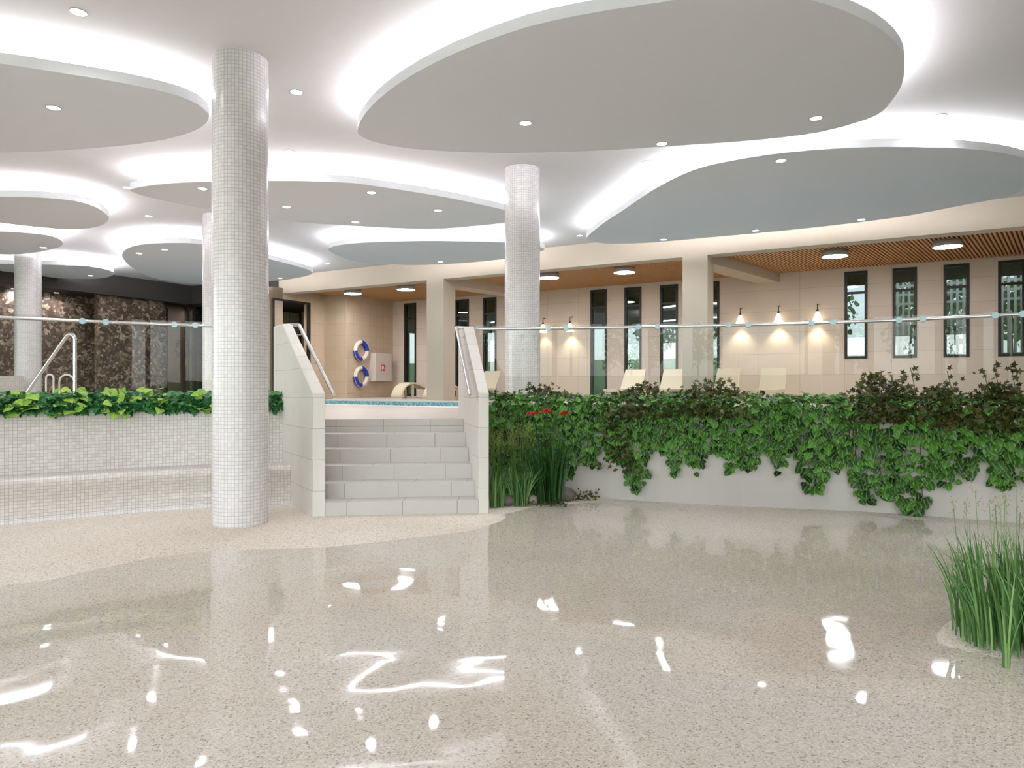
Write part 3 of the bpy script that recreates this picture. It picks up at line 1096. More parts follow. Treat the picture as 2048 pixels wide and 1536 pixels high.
# ------------------------------------------------------------------ ceiling clouds
CLOUDS = [
    ('largest white teardrop ceiling panel spanning the middle of the ceiling',
     [(715, 265), (722, 240), (750, 205), (800, 165), (870, 125), (950, 90), (1050, 55), (1150, 32), (1250, 15), (1330, 3), (1400, -6), (1480, -12), (1570, -10), (1650, 8), (1720, 35), (1770, 65), (1800, 98), (1809, 130), (1803, 172), (1783, 202), (1765, 222), (1730, 240), (1641, 264), (1517, 280), (1317, 294), (1200, 301), (1080, 305), (1000, 306), (900, 303), (820, 297), (760, 287), (730, 277)]),
    ('white teardrop ceiling panel directly in front of the lounge fascia',
     [(1173, 479), (1198, 453), (1251, 417), (1317, 373), (1388, 340), (1450, 324), (1539, 309), (1628, 300), (1716, 295), (1805, 293.5), (1894, 295), (1960, 300), (2005, 306), (2048, 316), (2090, 331), (2108, 350), (2092, 366), (2048, 380), (2005, 395), (1938, 408), (1805, 433), (1672, 450), (1539, 464), (1406, 476), (1340, 482), (1273, 486.5), (1206, 486.5)]),
    ('white oval ceiling panel ending just beside the nearest mosaic column',
     [(418, 235), (413, 223), (394, 208), (355, 191), (287, 174), (219, 161), (137, 148), (68, 137), (0, 127), (-120, 116), (-260, 120), (-350, 150), (-370, 195), (-310, 250), (-200, 287), (-100, 301), (0, 305), (82, 303), (164, 298), (246, 291), (314, 282), (369, 269), (405, 253)]),
    ('long white ceiling panel passing behind the nearest mosaic column',
     [(260, 380), (284, 373.5), (342, 366.6), (427, 363), (533, 361.5), (615, 362), (700, 365.6), (728, 369), (816, 382), (904, 397), (1008, 419.6), (1034, 428), (1036, 436), (1008, 445), (962, 451), (889, 457), (830, 457.6), (757, 454.7), (699, 451), (615, 446), (533, 437), (427, 420), (376, 411), (308, 397), (273, 387)]),
    ('flat white ceiling panel tucked behind the slimmer mosaic column',
     [(657.6, 500.5), (666, 493), (699, 487.5), (757, 484), (845, 482), (933, 483), (1008, 485), (1060, 490), (1086, 496), (1085, 502), (1050, 511), (1008, 518), (933, 525.6), (845, 530), (786, 529), (728, 525.6), (684, 515)]),
    ('round white ceiling panel above the corner of the dark bulkhead',
     [(244, 510), (253, 498), (273, 491), (308, 487), (359, 486), (407, 489), (470, 505), (533, 517), (581, 529), (615, 539), (625.5, 546), (615, 551), (581, 558), (533, 563), (470, 567), (407, 568), (376, 568), (342, 563), (308, 556), (290, 549.5), (273, 541), (253, 525.6)]),
    ('bluish white oval ceiling panel half outside the picture at the far side',
     [(218, 439), (213, 429), (191, 414), (150, 402), (82, 395), (0, 393.7), (-80, 396), (-140, 408), (-152, 424), (-110, 437), (0, 446), (55, 452.5), (123, 458.0), (178, 456.6), (205, 449.7)]),
    ('small white ceiling panel in front of the farthest mosaic column',
     [(126, 486.6), (117.6, 478), (90, 470), (41, 465), (0, 463), (-60, 463), (-110, 469), (-132, 482), (-102, 496), (-50, 505), (0, 508.5), (41, 508.5), (82, 503), (115, 495)]),
    ('narrow white ceiling panel against the dark bulkhead over the stone wall',
     [(228, 548), (219, 541), (178, 533), (123, 530), (79, 529), (0, 527.6), (-80, 529), (-140, 536), (-150, 545), (-90, 549), (0, 551), (79, 555), (137, 557), (178, 558), (213, 555)]),
]


def cloud(label, px):
    P2 = [at(x, y, CL0) for x, y in px]
    cx, cyy = sum(p.x for p in P2) / len(P2), sum(p.y for p in P2) / len(P2)
    t = thing('ceiling_panel', label, 'ceiling panel', (cx, cyy, CL0))
    pts = spline([(p.x - cx, p.y - cyy) for p in P2], 0.25, True)
    ar = sum(pts[i][0] * pts[(i + 1) % len(pts)][1] - pts[(i + 1) % len(pts)][0] * pts[i][1] for i in range(len(pts)))
    if ar < 0:
        pts = pts[::-1]
    n = len(pts)

    def inset(d):
        r = []
        for i in range(n):
            a, c = pts[i - 1], pts[(i + 1) % n]
            dx, dy = c[0] - a[0], c[1] - a[1]
            l = math.hypot(dx, dy)
            r.append((pts[i][0] - dy / l * d, pts[i][1] + dx / l * d))
        return r
    MB().prism(pts, 0, CL1 - CL0).build('panel', M['cloud'], t)
    ins = inset(0.13)
    V = [(p[0], p[1], CL1 - CL0 + 0.015) for p in ins] + [(p[0], p[1], CL1 - CL0 + 0.09) for p in ins]
    MB().add(V, [(i, (i + 1) % n, n + (i + 1) % n, n + i) for i in range(n)]).build('light_strip', M['led'], t)
    MB().prism(inset(0.17), CL1 - CL0, CEIL - CL0).build('mount', M['cloud'], t)


for lab, px in CLOUDS:
    cloud(lab, px)

# ------------------------------------------------------------------ recessed downlights
dl_proto = None


def downlight(x, y, Z, label):
    global dl_proto
    p = at(x, y, Z)
    if dl_proto is None:
        t = thing('downlight', label, 'light', p, group='recessed downlights')
        MB().lathe([(0.083, 0.0), (0.083, -0.006), (0.074, -0.008), (0.070, -0.001)], 20).build('bezel', M['greyhousing'], t)
        MB().add([(0.074 * math.cos(2 * PI * i / 20), 0.074 * math.sin(2 * PI * i / 20), -0.004) for i in range(20)], [tuple(range(20))[::-1]]).build('lens', M['down'], t)
        ld_ = bpy.data.lights.new('downlight_beam', 'SPOT')
        ld_.energy = BEAM
        ld_.color = WHITE[:3]
        ld_.spot_size = math.radians(150)
        ld_.spot_blend = 1.0
        ld_.shadow_soft_size = 0.07
        lb = bpy.data.objects.new('downlight_beam', ld_)
        COL.objects.link(lb)
        lb.location = (0, 0, -0.012)
        lb.parent = t
        dl_proto = t
    else:
        dup(dl_proto, p, 0, label)


big, fro, lef, lon = 'the largest ceiling panel', 'the panel before the lounge fascia', 'the panel beside the nearest column', 'the long panel behind the nearest column'
flat = 'on the flat ceiling'
for x, y, Z, lab in (
        (157, 24, CEIL, 'added fill downlight ' + flat + ', topmost of all, above the panel beside the nearest column'),
        (593, 184, CEIL, 'added fill downlight ' + flat + ' between the nearest column and the largest panel'),
        (579, 303, CEIL, 'added fill downlight ' + flat + ' over the front rim of the long panel'),
        (254, 375, CEIL, 'added fill downlight ' + flat + ' touching the tip of the long panel'),
        (297, 432, CEIL, 'added fill downlight ' + flat + ' between the bluish panel and the round panel'),
        (567, 438.5, CEIL, 'added fill downlight ' + flat + ' just behind the long panel'),
        (1295, 324, CEIL, 'added fill downlight ' + flat + ' in the gap behind the largest panel'),
        (1880, 231.5, CEIL, 'added fill downlight ' + flat + ' to one side of the largest panel, nearest the fascia'),
        (1159, 471, CEIL, 'added fill downlight ' + flat + ' at the pointed tip of the front panel'),
        (656, 527, CEIL, 'added fill downlight ' + flat + ' between the round panel and the flat rear panel'),
        (141, 505.5, CEIL, 'added fill downlight ' + flat + ' before the narrow panel by the bulkhead'),
        (107, 215, CL0, 'glowing downlight set in ' + lef),
        (1051, 246, CL0, 'glowing downlight in ' + big + ', nearest its rounded narrow end'),
        (1324, 287, CL0, 'glowing downlight in ' + big + ', on its rear rim'),
        (1632, 236, CL0, 'glowing downlight in ' + big + ', nearest its broad end'),
        (1562, 321, CL0, 'glowing downlight in ' + fro + ', alone by its front edge'),
        (1327, 479, CL0, 'glowing downlight in ' + fro + ', nearest the pointed tip'),
        (1511, 461, CL0, 'glowing downlight in ' + fro + ', middle of the rear row'),
        (1723, 439, CL0, 'glowing downlight in ' + fro + ', rear row, farthest from the tip'),
        (405, 377, CL0, 'glowing downlight in ' + lon + ', close to its tip'),
        (743, 385, CL0, 'glowing downlight in ' + lon + ', by its front edge'),
        (876, 420.5, CL0, 'glowing downlight in ' + lon + ', nearest the slimmer column'),
        (711, 444, CL0, 'glowing downlight in ' + lon + ', by its rear edge'),
        (573, 413.5, CL0, 'glowing downlight in ' + lon + ', just past the nearest column'),
        (881, 523.5, CL0, 'glowing downlight in the flat panel behind the slimmer column'),
        (87, 495, CL0, 'glowing downlight in the small panel before the farthest column'),
        (329, 499, CL0, 'glowing downlight in the round panel, nearer its front edge'),
        (278, 506.5, CL0, 'glowing downlight in the round panel, nearest its outer edge'),
        (560, 556, CL0, 'glowing downlight in the round panel, beyond the nearest column'),
        (181, 551, CL0, 'glowing downlight in the narrow panel by the dark bulkhead'),
        (113, 585.5, 4.60, 'glowing downlight in the black soffit before the recessed stone'),
        (28, 577.5, 4.60, 'glowing downlight in the black soffit beside the farthest column'),
        (553, 603.5, ZO, 'glowing downlight in the dark lobby ceiling'),
        (403, 610.5, 4.62, 'glowing downlight in the corridor behind the glass door')):
    downlight(x, y, Z, lab)

for i, (x_, y_) in enumerate(((-5.2, 3.2), (-1.6, 3.6), (2.4, 3.0), (5.4, 2.2), (-3.6, -1.0), (0.6, -1.2), (4.4, -1.8))):  # unseen extra downlights, added to brighten the near floor
    dup(dl_proto, (x_, y_, CEIL), 0, 'added fill downlight ' + flat + ' overhead, beyond the top edge of the picture')

# ------------------------------------------------------------------ columns
for x0, x1, zc, r, z0, lab in ((428, 534, 7.78, 0.302, -0.05, 'nearest white mosaic column, standing on the sand before the bench'),
                               (1009.5, 1080, 11.75, 0.302, DECK, 'slimmer looking white mosaic column behind the vines and glass'),
                               (407, 462, 15.0, 0.302, DECK, 'white mosaic column almost hidden behind the nearest one'),
                               (33, 79, 18.1, 0.302, DECK, 'farthest white mosaic column, before the brown stone wall')):
    X = ((x0 + x1) / 2 - 1024) / F * zc
    t = thing('mosaic_column', lab, 'column', (X, zc, z0))
    MB().lathe([(r, 0), (r, CEIL - z0)], 72).build('shaft', M['mosaic'], t)

# ------------------------------------------------------------------ glass balustrades
def arc(path):
    L = [0]
    for i in range(1, len(path)):
        L.append(L[-1] + math.hypot(path[i][0] - path[i - 1][0], path[i][1] - path[i - 1][1]))
    return L


def along(path, L, s):
    s = min(max(s, 0), L[-1])
    for i in range(1, len(path)):
        if L[i] >= s:
            t = (s - L[i - 1]) / max(L[i] - L[i - 1], 1e-9)
            return (path[i - 1][0] + (path[i][0] - path[i - 1][0]) * t, path[i - 1][1] + (path[i][1] - path[i - 1][1]) * t)
    return path[-1]


def s_at_px(path, L, x):
    best = None
    for i in range(1, len(path)):
        if path[i][1] < 0.5 or path[i - 1][1] < 0.5:
            continue
        p0 = 1024 + path[i - 1][0] / path[i - 1][1] * F
        p1 = 1024 + path[i][0] / path[i][1] * F
        if min(p0, p1) <= x <= max(p0, p1):
            t = (x - p0) / (p1 - p0) if p1 != p0 else 0
            return L[i - 1] + (L[i] - L[i - 1]) * t
    return 0.0 if abs(1024 + path[0][0] / max(path[0][1], .5) * F - x) < abs(1024 + path[-1][0] / max(path[-1][1], .5) * F - x) else L[-1]


def balustrade(label, path, seams, s0, s1, zr=2.41):
    L = arc(path)
    a = along(path, L, s0)
    t = thing('glass_balustrade', label, 'balustrade', (a[0], a[1], DECK))
    o = t.location
    edges = [s0] + seams + [s1]
    nx0 = normal_at(path, 5)

    def loc(s, off, z):
        p, q = along(path, L, s - 0.02), along(path, L, s + 0.02)
        dx, dy = q[0] - p[0], q[1] - p[1]
        l = math.hypot(dx, dy) or 1
        c = along(path, L, s)
        return (c[0] - dy / l * off - o.x, c[1] + dx / l * off - o.y, z - o.z)
    for i in range(len(edges) - 1):
        e0, e1 = edges[i] + .006, edges[i + 1] - .006
        k = max(2, int((e1 - e0) / 0.2))
        ss = [e0 + (e1 - e0) * j / k for j in range(k + 1)]
        pl_ = [loc(s, 0.0, 0)[:2] for s in ss] + [loc(s, 0.012, 0)[:2] for s in reversed(ss)]
        MB().prism(pl_, 0.0, zr + 0.055 - DECK).build('pane', M['glass'], t)
    k = int((s1 - s0) / 0.1)
    MB().tube([loc(s0 + (s1 - s0) * j / k, -0.045, zr) for j in range(k + 1)], 0.021, 10).build('handrail', M['steel'], t)
    for s in seams:
        for d_ in (-0.13, 0.13):
            if s0 < s + d_ < s1:
                p0_, p1_ = Vector(loc(s + d_, -0.075, zr)), Vector(loc(s + d_, 0.016, zr))
                MB().tube([p0_, p1_], 0.038, 14).build('clamp', M['clampm'], t)
    return t


LGL = arc(LG)
sl = [s_at_px(LG, LGL, x) for x in (30, 188, 370)]
# the two seams before the left edge of the picture
balustrade('clear glass balustrade with steel handrail above the bench ivy', LG, [max(sl[1] - 1.3, .4), sl[1], sl[2]], max(sl[1] - 4, 0.05), LGL[-1])
RGL = arc(RG)
sr = [s_at_px(RG, RGL, x) for x in (1115, 1296, 1477, 1644, 1822, 2019)]
balustrade('clear glass balustrade with steel handrail above the trailing vines', RG, sr + [sr[-1] + 1.2], 0.12, sr[-1] + 2.4)

# ------------------------------------------------------------------ handrails on the stair walls
def stair_rail(label, lo_, hi_, out):
    t = thing('stair_handrail', label, 'handrail', (lo_[0], lo_[1], ZL))
    o = t.location
    n = Vector((out[0], out[1], 0))
    A = Vector((lo_[0], lo_[1], ZL - .02)) + n * 0.10 - o
    B = Vector((hi_[0], hi_[1], ZH - .02)) + n * 0.10 - o
    e = B - n * 0.11
    MB().tube([A, A.lerp(B, .5), B], 0.024, 12).tube([B, e], 0.022, 10).build('tube', M['steel'], t)
    for f in (0.03, 0.5, 0.93):
        q = A.lerp(B, f)
        w_ = q - n * 0.10 - Vector((0, 0, 0.075))
        MB().tube([q, q - Vector((0, 0, 0.075)), w_], 0.007, 6).tube([w_ + n * 0.008, w_], 0.028, 14).build('bracket', M['steel'], t)


stair_rail('polished steel handrail on the stair wall beside the bench', LI, LMI, (0.84, 0.54))
stair_rail('polished steel handrail on the stair wall beside the reeds', RI, RMI, (-0.98, -0.19))

# ------------------------------------------------------------------ pool rails seen through the glass
zz = 10.4
X = lambda px, z=zz: (px - 1024) / F * z
t = thing('pool_grab_rail', 'bent steel grab rail on the deck, tall and close behind the glass', 'handrail', (X(150), zz, DECK))
top = zat(669, zz) - DECK
pts = [(0, 0, 0), (0, 0, top - .12)]
for i in range(7):
    a = i / 6 * 2.35
    pts.append((-0.075 + 0.075 * math.cos(a), 0, top - .075 + 0.075 * math.sin(a)))
pts.append((X(20) - X(150), 0, 0.0))
MB().tube(pts, 0.027, 10).build('tube', M['steel'], t)
zz2 = 17.0
t = thing('pool_ladder', 'pair of small white ladder hoops behind the grab rail', 'ladder', (X(111, zz2), zz2, DECK))
top = zat(749, zz2) - DECK
for a0, a1, dy in ((92, 107, 0.0), (100, 130, 0.35)):
    p0_, p1_ = X(a0, zz2) - X(111, zz2), X(a1, zz2) - X(111, zz2)
    r_ = (p1_ - p0_) / 2
    pp_ = [(p0_, dy, 0)] + [(p0_ + r_ - r_ * math.cos(PI * i / 10), dy, top - r_ + r_ * math.sin(PI * i / 10)) for i in range(11)] + [(p1_, dy, 0)]
    MB().tube(pp_, 0.022, 8).build('hoop', M['coping'], t)

# ------------------------------------------------------------------ lamps of the lounge
proto = None
for x, y, lab in ((705.6, 588, 'round drum ceiling lamp nearest the life ring wall'), (812, 580, 'round drum ceiling lamp beside the pillar behind the stairs'), (1098, 556.5, 'round drum ceiling lamp partly behind the slimmer mosaic column'),
                  (1249, 546, 'round drum ceiling lamp above the group of three tall windows'), (1670, 513.6, 'round drum ceiling lamp above the first sill window past the wall lamps'), (1895, 494.6, 'largest looking drum ceiling lamp, nearest the picture edge')):
    p = at(x, y, WOOD - 0.15)
    p.z = WOOD
    if proto is None:
        t = thing('drum_lamp', lab, 'lamp', p, group='drum lamps on the wooden ceiling')
        MB().lathe([(0.0, 0.0), (0.29, 0.0), (0.295, -0.13), (0.285, -0.145)], 36).build('housing', M['greyhousing'], t)
        MB().lathe([(0.285, -0.142), (0.20, -0.152), (0.0, -0.155)], 36).build('diffuser', M['drum'], t)
        proto = t
    else:
        dup(proto, p, 0, lab)
proto = None
for x, lab in ((1086, 'cone wall lamp beside the slimmer mosaic column'), (1140, 'cone wall lamp alone between the column and the tall windows'), (1480.5, 'cone wall lamp nearest the pillar, first of three'),
               (1557, 'cone wall lamp in the middle of the three'), (1635, 'cone wall lamp farthest from the pillar, last of three')):
    u, dz_ = on_v(x, VB - 0.18)
    p = W(u, VB, 3.36)
    if proto is None:
        t = thing('wall_lamp', lab, 'lamp', p, LROT, 'cone lamps on the lounge wall')
        MB().tube([(0, 0, 0.50), (0, -0.12, 0.50), (0, -0.18, 0.48), (0, -0.18, 0.29)], 0.012, 8).lathe([(0.0, 0), (0.03, 0), (0.03, .06), (0.0, .07)], 12, (0, -.18, .28)).lathe([(0.0, 0.0), (0.05, 0.0)], 12, (0, -.005, .50)).build('bracket', M['frame'], t)
        MB().lathe([(0.135, 0.0), (0.12, 0.06), (0.075, 0.18), (0.035, 0.28)], 24, (0, -.18, 0)).build('shade', M['sconce'], t)
        proto = t
    else:
        t = dup(proto, p, LROT, lab)
    ld = bpy.data.lights.new('wall_lamp_bulb', 'SPOT')
    ld.energy = 24
    ld.color = (1.0, 0.84, 0.6)
    ld.spot_size = math.radians(100)
    ld.spot_blend = 0.8
    ld.shadow_soft_size = 0.05
    lo_ = bpy.data.objects.new('wall_lamp_bulb', ld)
    COL.objects.link(lo_)
    lo_.location = (0, -0.18, -0.01)
    lo_.parent = t

# ------------------------------------------------------------------ life rings and the hose cabinet
v_r = on_u(719, UE)[0]
d_r = on_u(719, UE)[1]


def torus_arc(R, r, a0, a1, n=24, seg=14):
    m = MB()
    m.tube([(0.0, R * math.cos(a0 + (a1 - a0) * i / n), R * math.sin(a0 + (a1 - a0) * i / n)) for i in range(n + 1)], r, seg)
    return m


t = thing('life_ring', 'upper blue and white life ring hanging on the beige wall', 'life ring', W(UE + .085, v_r, zat(701.5, d_r)), LROT, 'life rings on the wall')
torus_arc(0.31, 0.075, 0, 2 * PI, 48).build('ring', M['rb_white'], t)
for a in (0.02, PI + 0.02):
    torus_arc(0.31, 0.079, a, a + PI / 2).build('band', M['rb_blue'], t)
MB().tube([(0.04, 0.40 * math.cos(2 * PI * i / 32), 0.40 * math.sin(2 * PI * i / 32)) for i in range(32)], 0.008, 6, closed=True).build('rope', M['rb_white'], t)
dup(t, W(UE + .085, v_r, zat(753, d_r)), LROT, 'lower blue and white life ring hanging beneath the other')

u_f = UE + 0.32
v0, v1 = on_u(751, u_f)[0], on_u(784, u_f)[0]
dm = on_u(767, u_f)[1]
z0, z1 = zat(762.5, dm), zat(706.5, dm)
t = thing('hose_cabinet', 'white fire hose cabinet with red sign beside the life rings', 'cabinet', W(UE, v0, z0), LROT)
w, h = v1 - v0, z1 - z0
MB().box((0.0, 0, 0), (0.29, w, h)).build('body', M['cab'], t)
dr = MB().box((0.29, 0.01, 0.01), (0.32, w - .01, h - .01)).build('door', M['cab'], t)
sy, sz, ss_ = w * 0.45, h * 0.48, 0.115
MB().box((0.32, sy - ss_, sz - ss_), (0.325, sy + ss_, sz + ss_)).build('sign', M['sign_red'], dr)
# white symbol: hose reel with nozzle
m = MB()
m.tube([(0.328, sy - .02 + .05 * math.cos(2 * PI * i / 20), sz + .025 + .05 * math.sin(2 * PI * i / 20)) for i in range(20)], 0.012, 6, closed=True)
m.box((0.325, sy - .075, sz - .085), (0.332, sy - .045, sz + .07)).box((0.325, sy + .03, sz - .06), (0.332, sy + .08, sz - .035))
m.build('symbol', M['sign_white'], dr)

# ------------------------------------------------------------------ loungers
def wave_lounger(label, p, rz, scale=1.0):
    """curved one-piece lounger: an arch that falls to the floor at its head end."""
    t = thing('wave_lounger', label, 'lounger', p, rz, 'ivory loungers')
    prof = [(0.0, 0.0), (0.03, 0.14), (0.10, 0.30), (0.22, 0.44), (0.38, 0.53), (0.56, 0.56), (0.76, 0.52), (0.98, 0.42), (1.20, 0.36), (1.45, 0.38), (1.70, 0.44), (1.95, 0.47), (2.10, 0.45)]
    wdt = 0.33
    up = [(x, z) for x, z in prof]
    dn = []
    for i, (x, z) in enumerate(prof):
        a, c = prof[max(i - 1, 0)], prof[min(i + 1, len(prof) - 1)]
        dx, dz_ = c[0] - a[0], c[1] - a[1]
        l = math.hypot(dx, dz_)
        dn.append((x + dz_ / l * 0.05, max(z - dx / l * 0.05, 0)))
    ring = up + dn[::-1]
    n = len(ring)
    k = len(prof)
    V = [(x, -wdt, z) for x, z in ring] + [(x, wdt, z) for x, z in ring]
    Fc = [(i, n + i, n + (i + 1) % n, (i + 1) % n) for i in range(n)]
    m = MB().add(V, Fc, smooth=True)
    for s_ in (0, n):
        m.add(V[s_:s_ + n], [(i, i + 1, n - 2 - i, n - 1 - i) for i in range(k - 1)])
    m.build('shell', M['lounger'], t)
    for x_ in (0.55, 1.75):
        MB().box((x_ - .03, -0.26, 0), (x_ + .03, -0.20, 0.40 if x_ > 1 else .5)).build('leg', M['lounger'], t)
        MB().box((x_ - .03, 0.20, 0), (x_ + .03, 0.26, 0.40 if x_ > 1 else .5)).build('leg', M['lounger'], t)
    return t


def back_lounger(label, p, rz):
    """lounger with a high tilted back, seen from behind."""
    t = thing('deck_lounger', label, 'lounger', p, rz, 'ivory loungers')
    MB().add([(-.33, 0, .30), (.33, 0, .30), (.33, -1.35, .30), (-.33, -1.35, .30), (-.33, 0, .36), (.33, 0, .36), (.33, -1.35, .36), (-.33, -1.35, .36)],
             [(0, 1, 2, 3), (7, 6, 5, 4), (0, 4, 5, 1), (1, 5, 6, 2), (2, 6, 7, 3), (3, 7, 4, 0)]).build('seat', M['lounger'], t)
    a, c = Vector((0, 0.0, .33)), Vector((0, .42, .93))
    nrm = Vector((0, .6, -.42)).normalized() * 0.05
    V = []
    for s_, wd in ((a, .33), (c, .31)):
        for q in (s_, s_ + nrm):
            V += [(-wd, q.y, q.z), (wd, q.y, q.z)]
    MB().add(V, [(0, 1, 5, 4), (3, 2, 6, 7), (0, 4, 6, 2), (1, 3, 7, 5), (4, 5, 7, 6), (0, 2, 3, 1)]).build('backrest', M['lounger'], t)
    for sx in (-.29, .29):
        for yy in (-.05, -1.25):
            MB().box((sx - .025, yy - .025, 0), (sx + .025, yy + .025, .30)).build('leg', M['lounger'], t)
    return t


u_, d_ = on_v(801, 19.3)
wave_lounger('curved ivory lounger before the window beside the hose cabinet', W(on_v(776, 18.7)[0] + .33, 18.7, DECK), LROT + PI / 2 - 0.35)
wave_lounger('curved ivory lounger half hidden behind the cream pillar', W(on_v(836, 18.5)[0] + .4, 18.5, DECK), LROT + PI / 2 - 0.35)
for x, yt, lab in ((985, 744, 'ivory lounger back showing between stair wall and slimmer column'), 
                   (1271, 741, 'ivory lounger back before the middle of three tall windows'), (1349, 742, 'ivory lounger back before the tall window by the pillar'),
                   (1458, 738, 'ivory lounger back directly past the cream pillar'), (1548, 738, 'ivory lounger back standing alone below the wall lamps')):
    # back top at 0.93 over the deck
    dpt = F * (DECK + 0.93 - EYE) / (768.0 - yt)
    vmid = 19.4
    u_, dpt = on_v(x, vmid)
    back_lounger(lab, W(u_, vmid - .4, DECK), LROT)

# ------------------------------------------------------------------ leaves
HEART_V = np.array([(0, 0, 0), (0, .16, .02), (0, .42, .02), (0, .72, -.04), (0, 1.0, -.16),
                    (-.36, .10, .05), (-.48, .38, .08), (-.30, .72, .02), (.36, .10, .05), (.48, .38, .08), (.30, .72, .02)], float)
HEART_F = [(0, 1, 5), (1, 2, 6, 5), (2, 3, 7, 6), (3, 4, 7), (0, 8, 1), (1, 8, 9, 2), (2, 9, 10, 3), (3, 10, 4)]
IVY_V = np.array([(0, .4, .03), (0, 0, 0), (-.42, -.05, .0), (-.20, .26, .02), (-.58, .48, -.03), (-.2, .58, .02), (0, 1.05, -.1), (.2, .58, .02), (.58, .48, -.03), (.20, .26, .02), (.42, -.05, 0)], float)
IVY_F = [(0, i, i % 10 + 1) for i in range(1, 11)]
IVY_F = [(0, (i % 10) + 1, i) for i in range(1, 11)]


def leaf_mesh(name, P_, D, N, S_, mat, parent, tmpl=(HEART_V, HEART_F), wid=1.0):
    """one mesh of many leaves: base points, tip directions, face normals, lengths."""
    tv, tf = tmpl
    D = D / np.linalg.norm(D, axis=1, keepdims=True)
    N = N - (N * D).sum(1, keepdims=True) * D
    N = N / np.maximum(np.linalg.norm(N, axis=1, keepdims=True), 1e-6)
    Xa = np.cross(D, N)
    n, k = len(P_), len(tv)
    V = P_[:, None, :] + S_[:, None, None] * (tv[None, :, 0:1] * Xa[:, None, :] * wid + tv[None, :, 1:2] * D[:, None, :] + tv[None, :, 2:3] * N[:, None, :])
    V = V.reshape(-1, 3)
    me_ = bpy.data.meshes.new(name)
    fcs = []
    for i in range(n):
        b_ = i * k
        fcs += [tuple(b_ + q for q in f) for f in tf]
    me_.from_pydata(V.tolist(), [], fcs)
    uvt = [(tv[q, 0] / 0.96 + 0.5, tv[q, 1]) for f in tf for q in f]
    uvl = me_.uv_layers.new(name='UVMap')
    uvl.data.foreach_set('uv', np.tile(np.array(uvt, np.float32).ravel(), n))
    me_.materials.append(mat)
    me_.polygons.foreach_set('use_smooth', [True] * len(me_.polygons))
    o_ = bpy.data.objects.new(name, me_)
    COL.objects.link(o_)
    if parent is not None:
        o_.parent = parent
    return o_


RWL, LWL = arc(RW), arc(LW)


def plan_frames(path, L, S_):
    """points and outward (towards the viewer) normals at arc lengths S_."""
    pts, nr = [], []
    for s in S_:
        p = along(path, L, s)
        a, c = along(path, L, s - .05), along(path, L, s + .05)
        dx, dy = c[0] - a[0], c[1] - a[1]
        l = math.hypot(dx, dy) or 1
        pts.append(p)
        nr.append((dy / l, -dx / l))
    return np.array(pts), np.array(nr)


def rnd(n, a, c):
    return RNG.uniform(a, c, n)


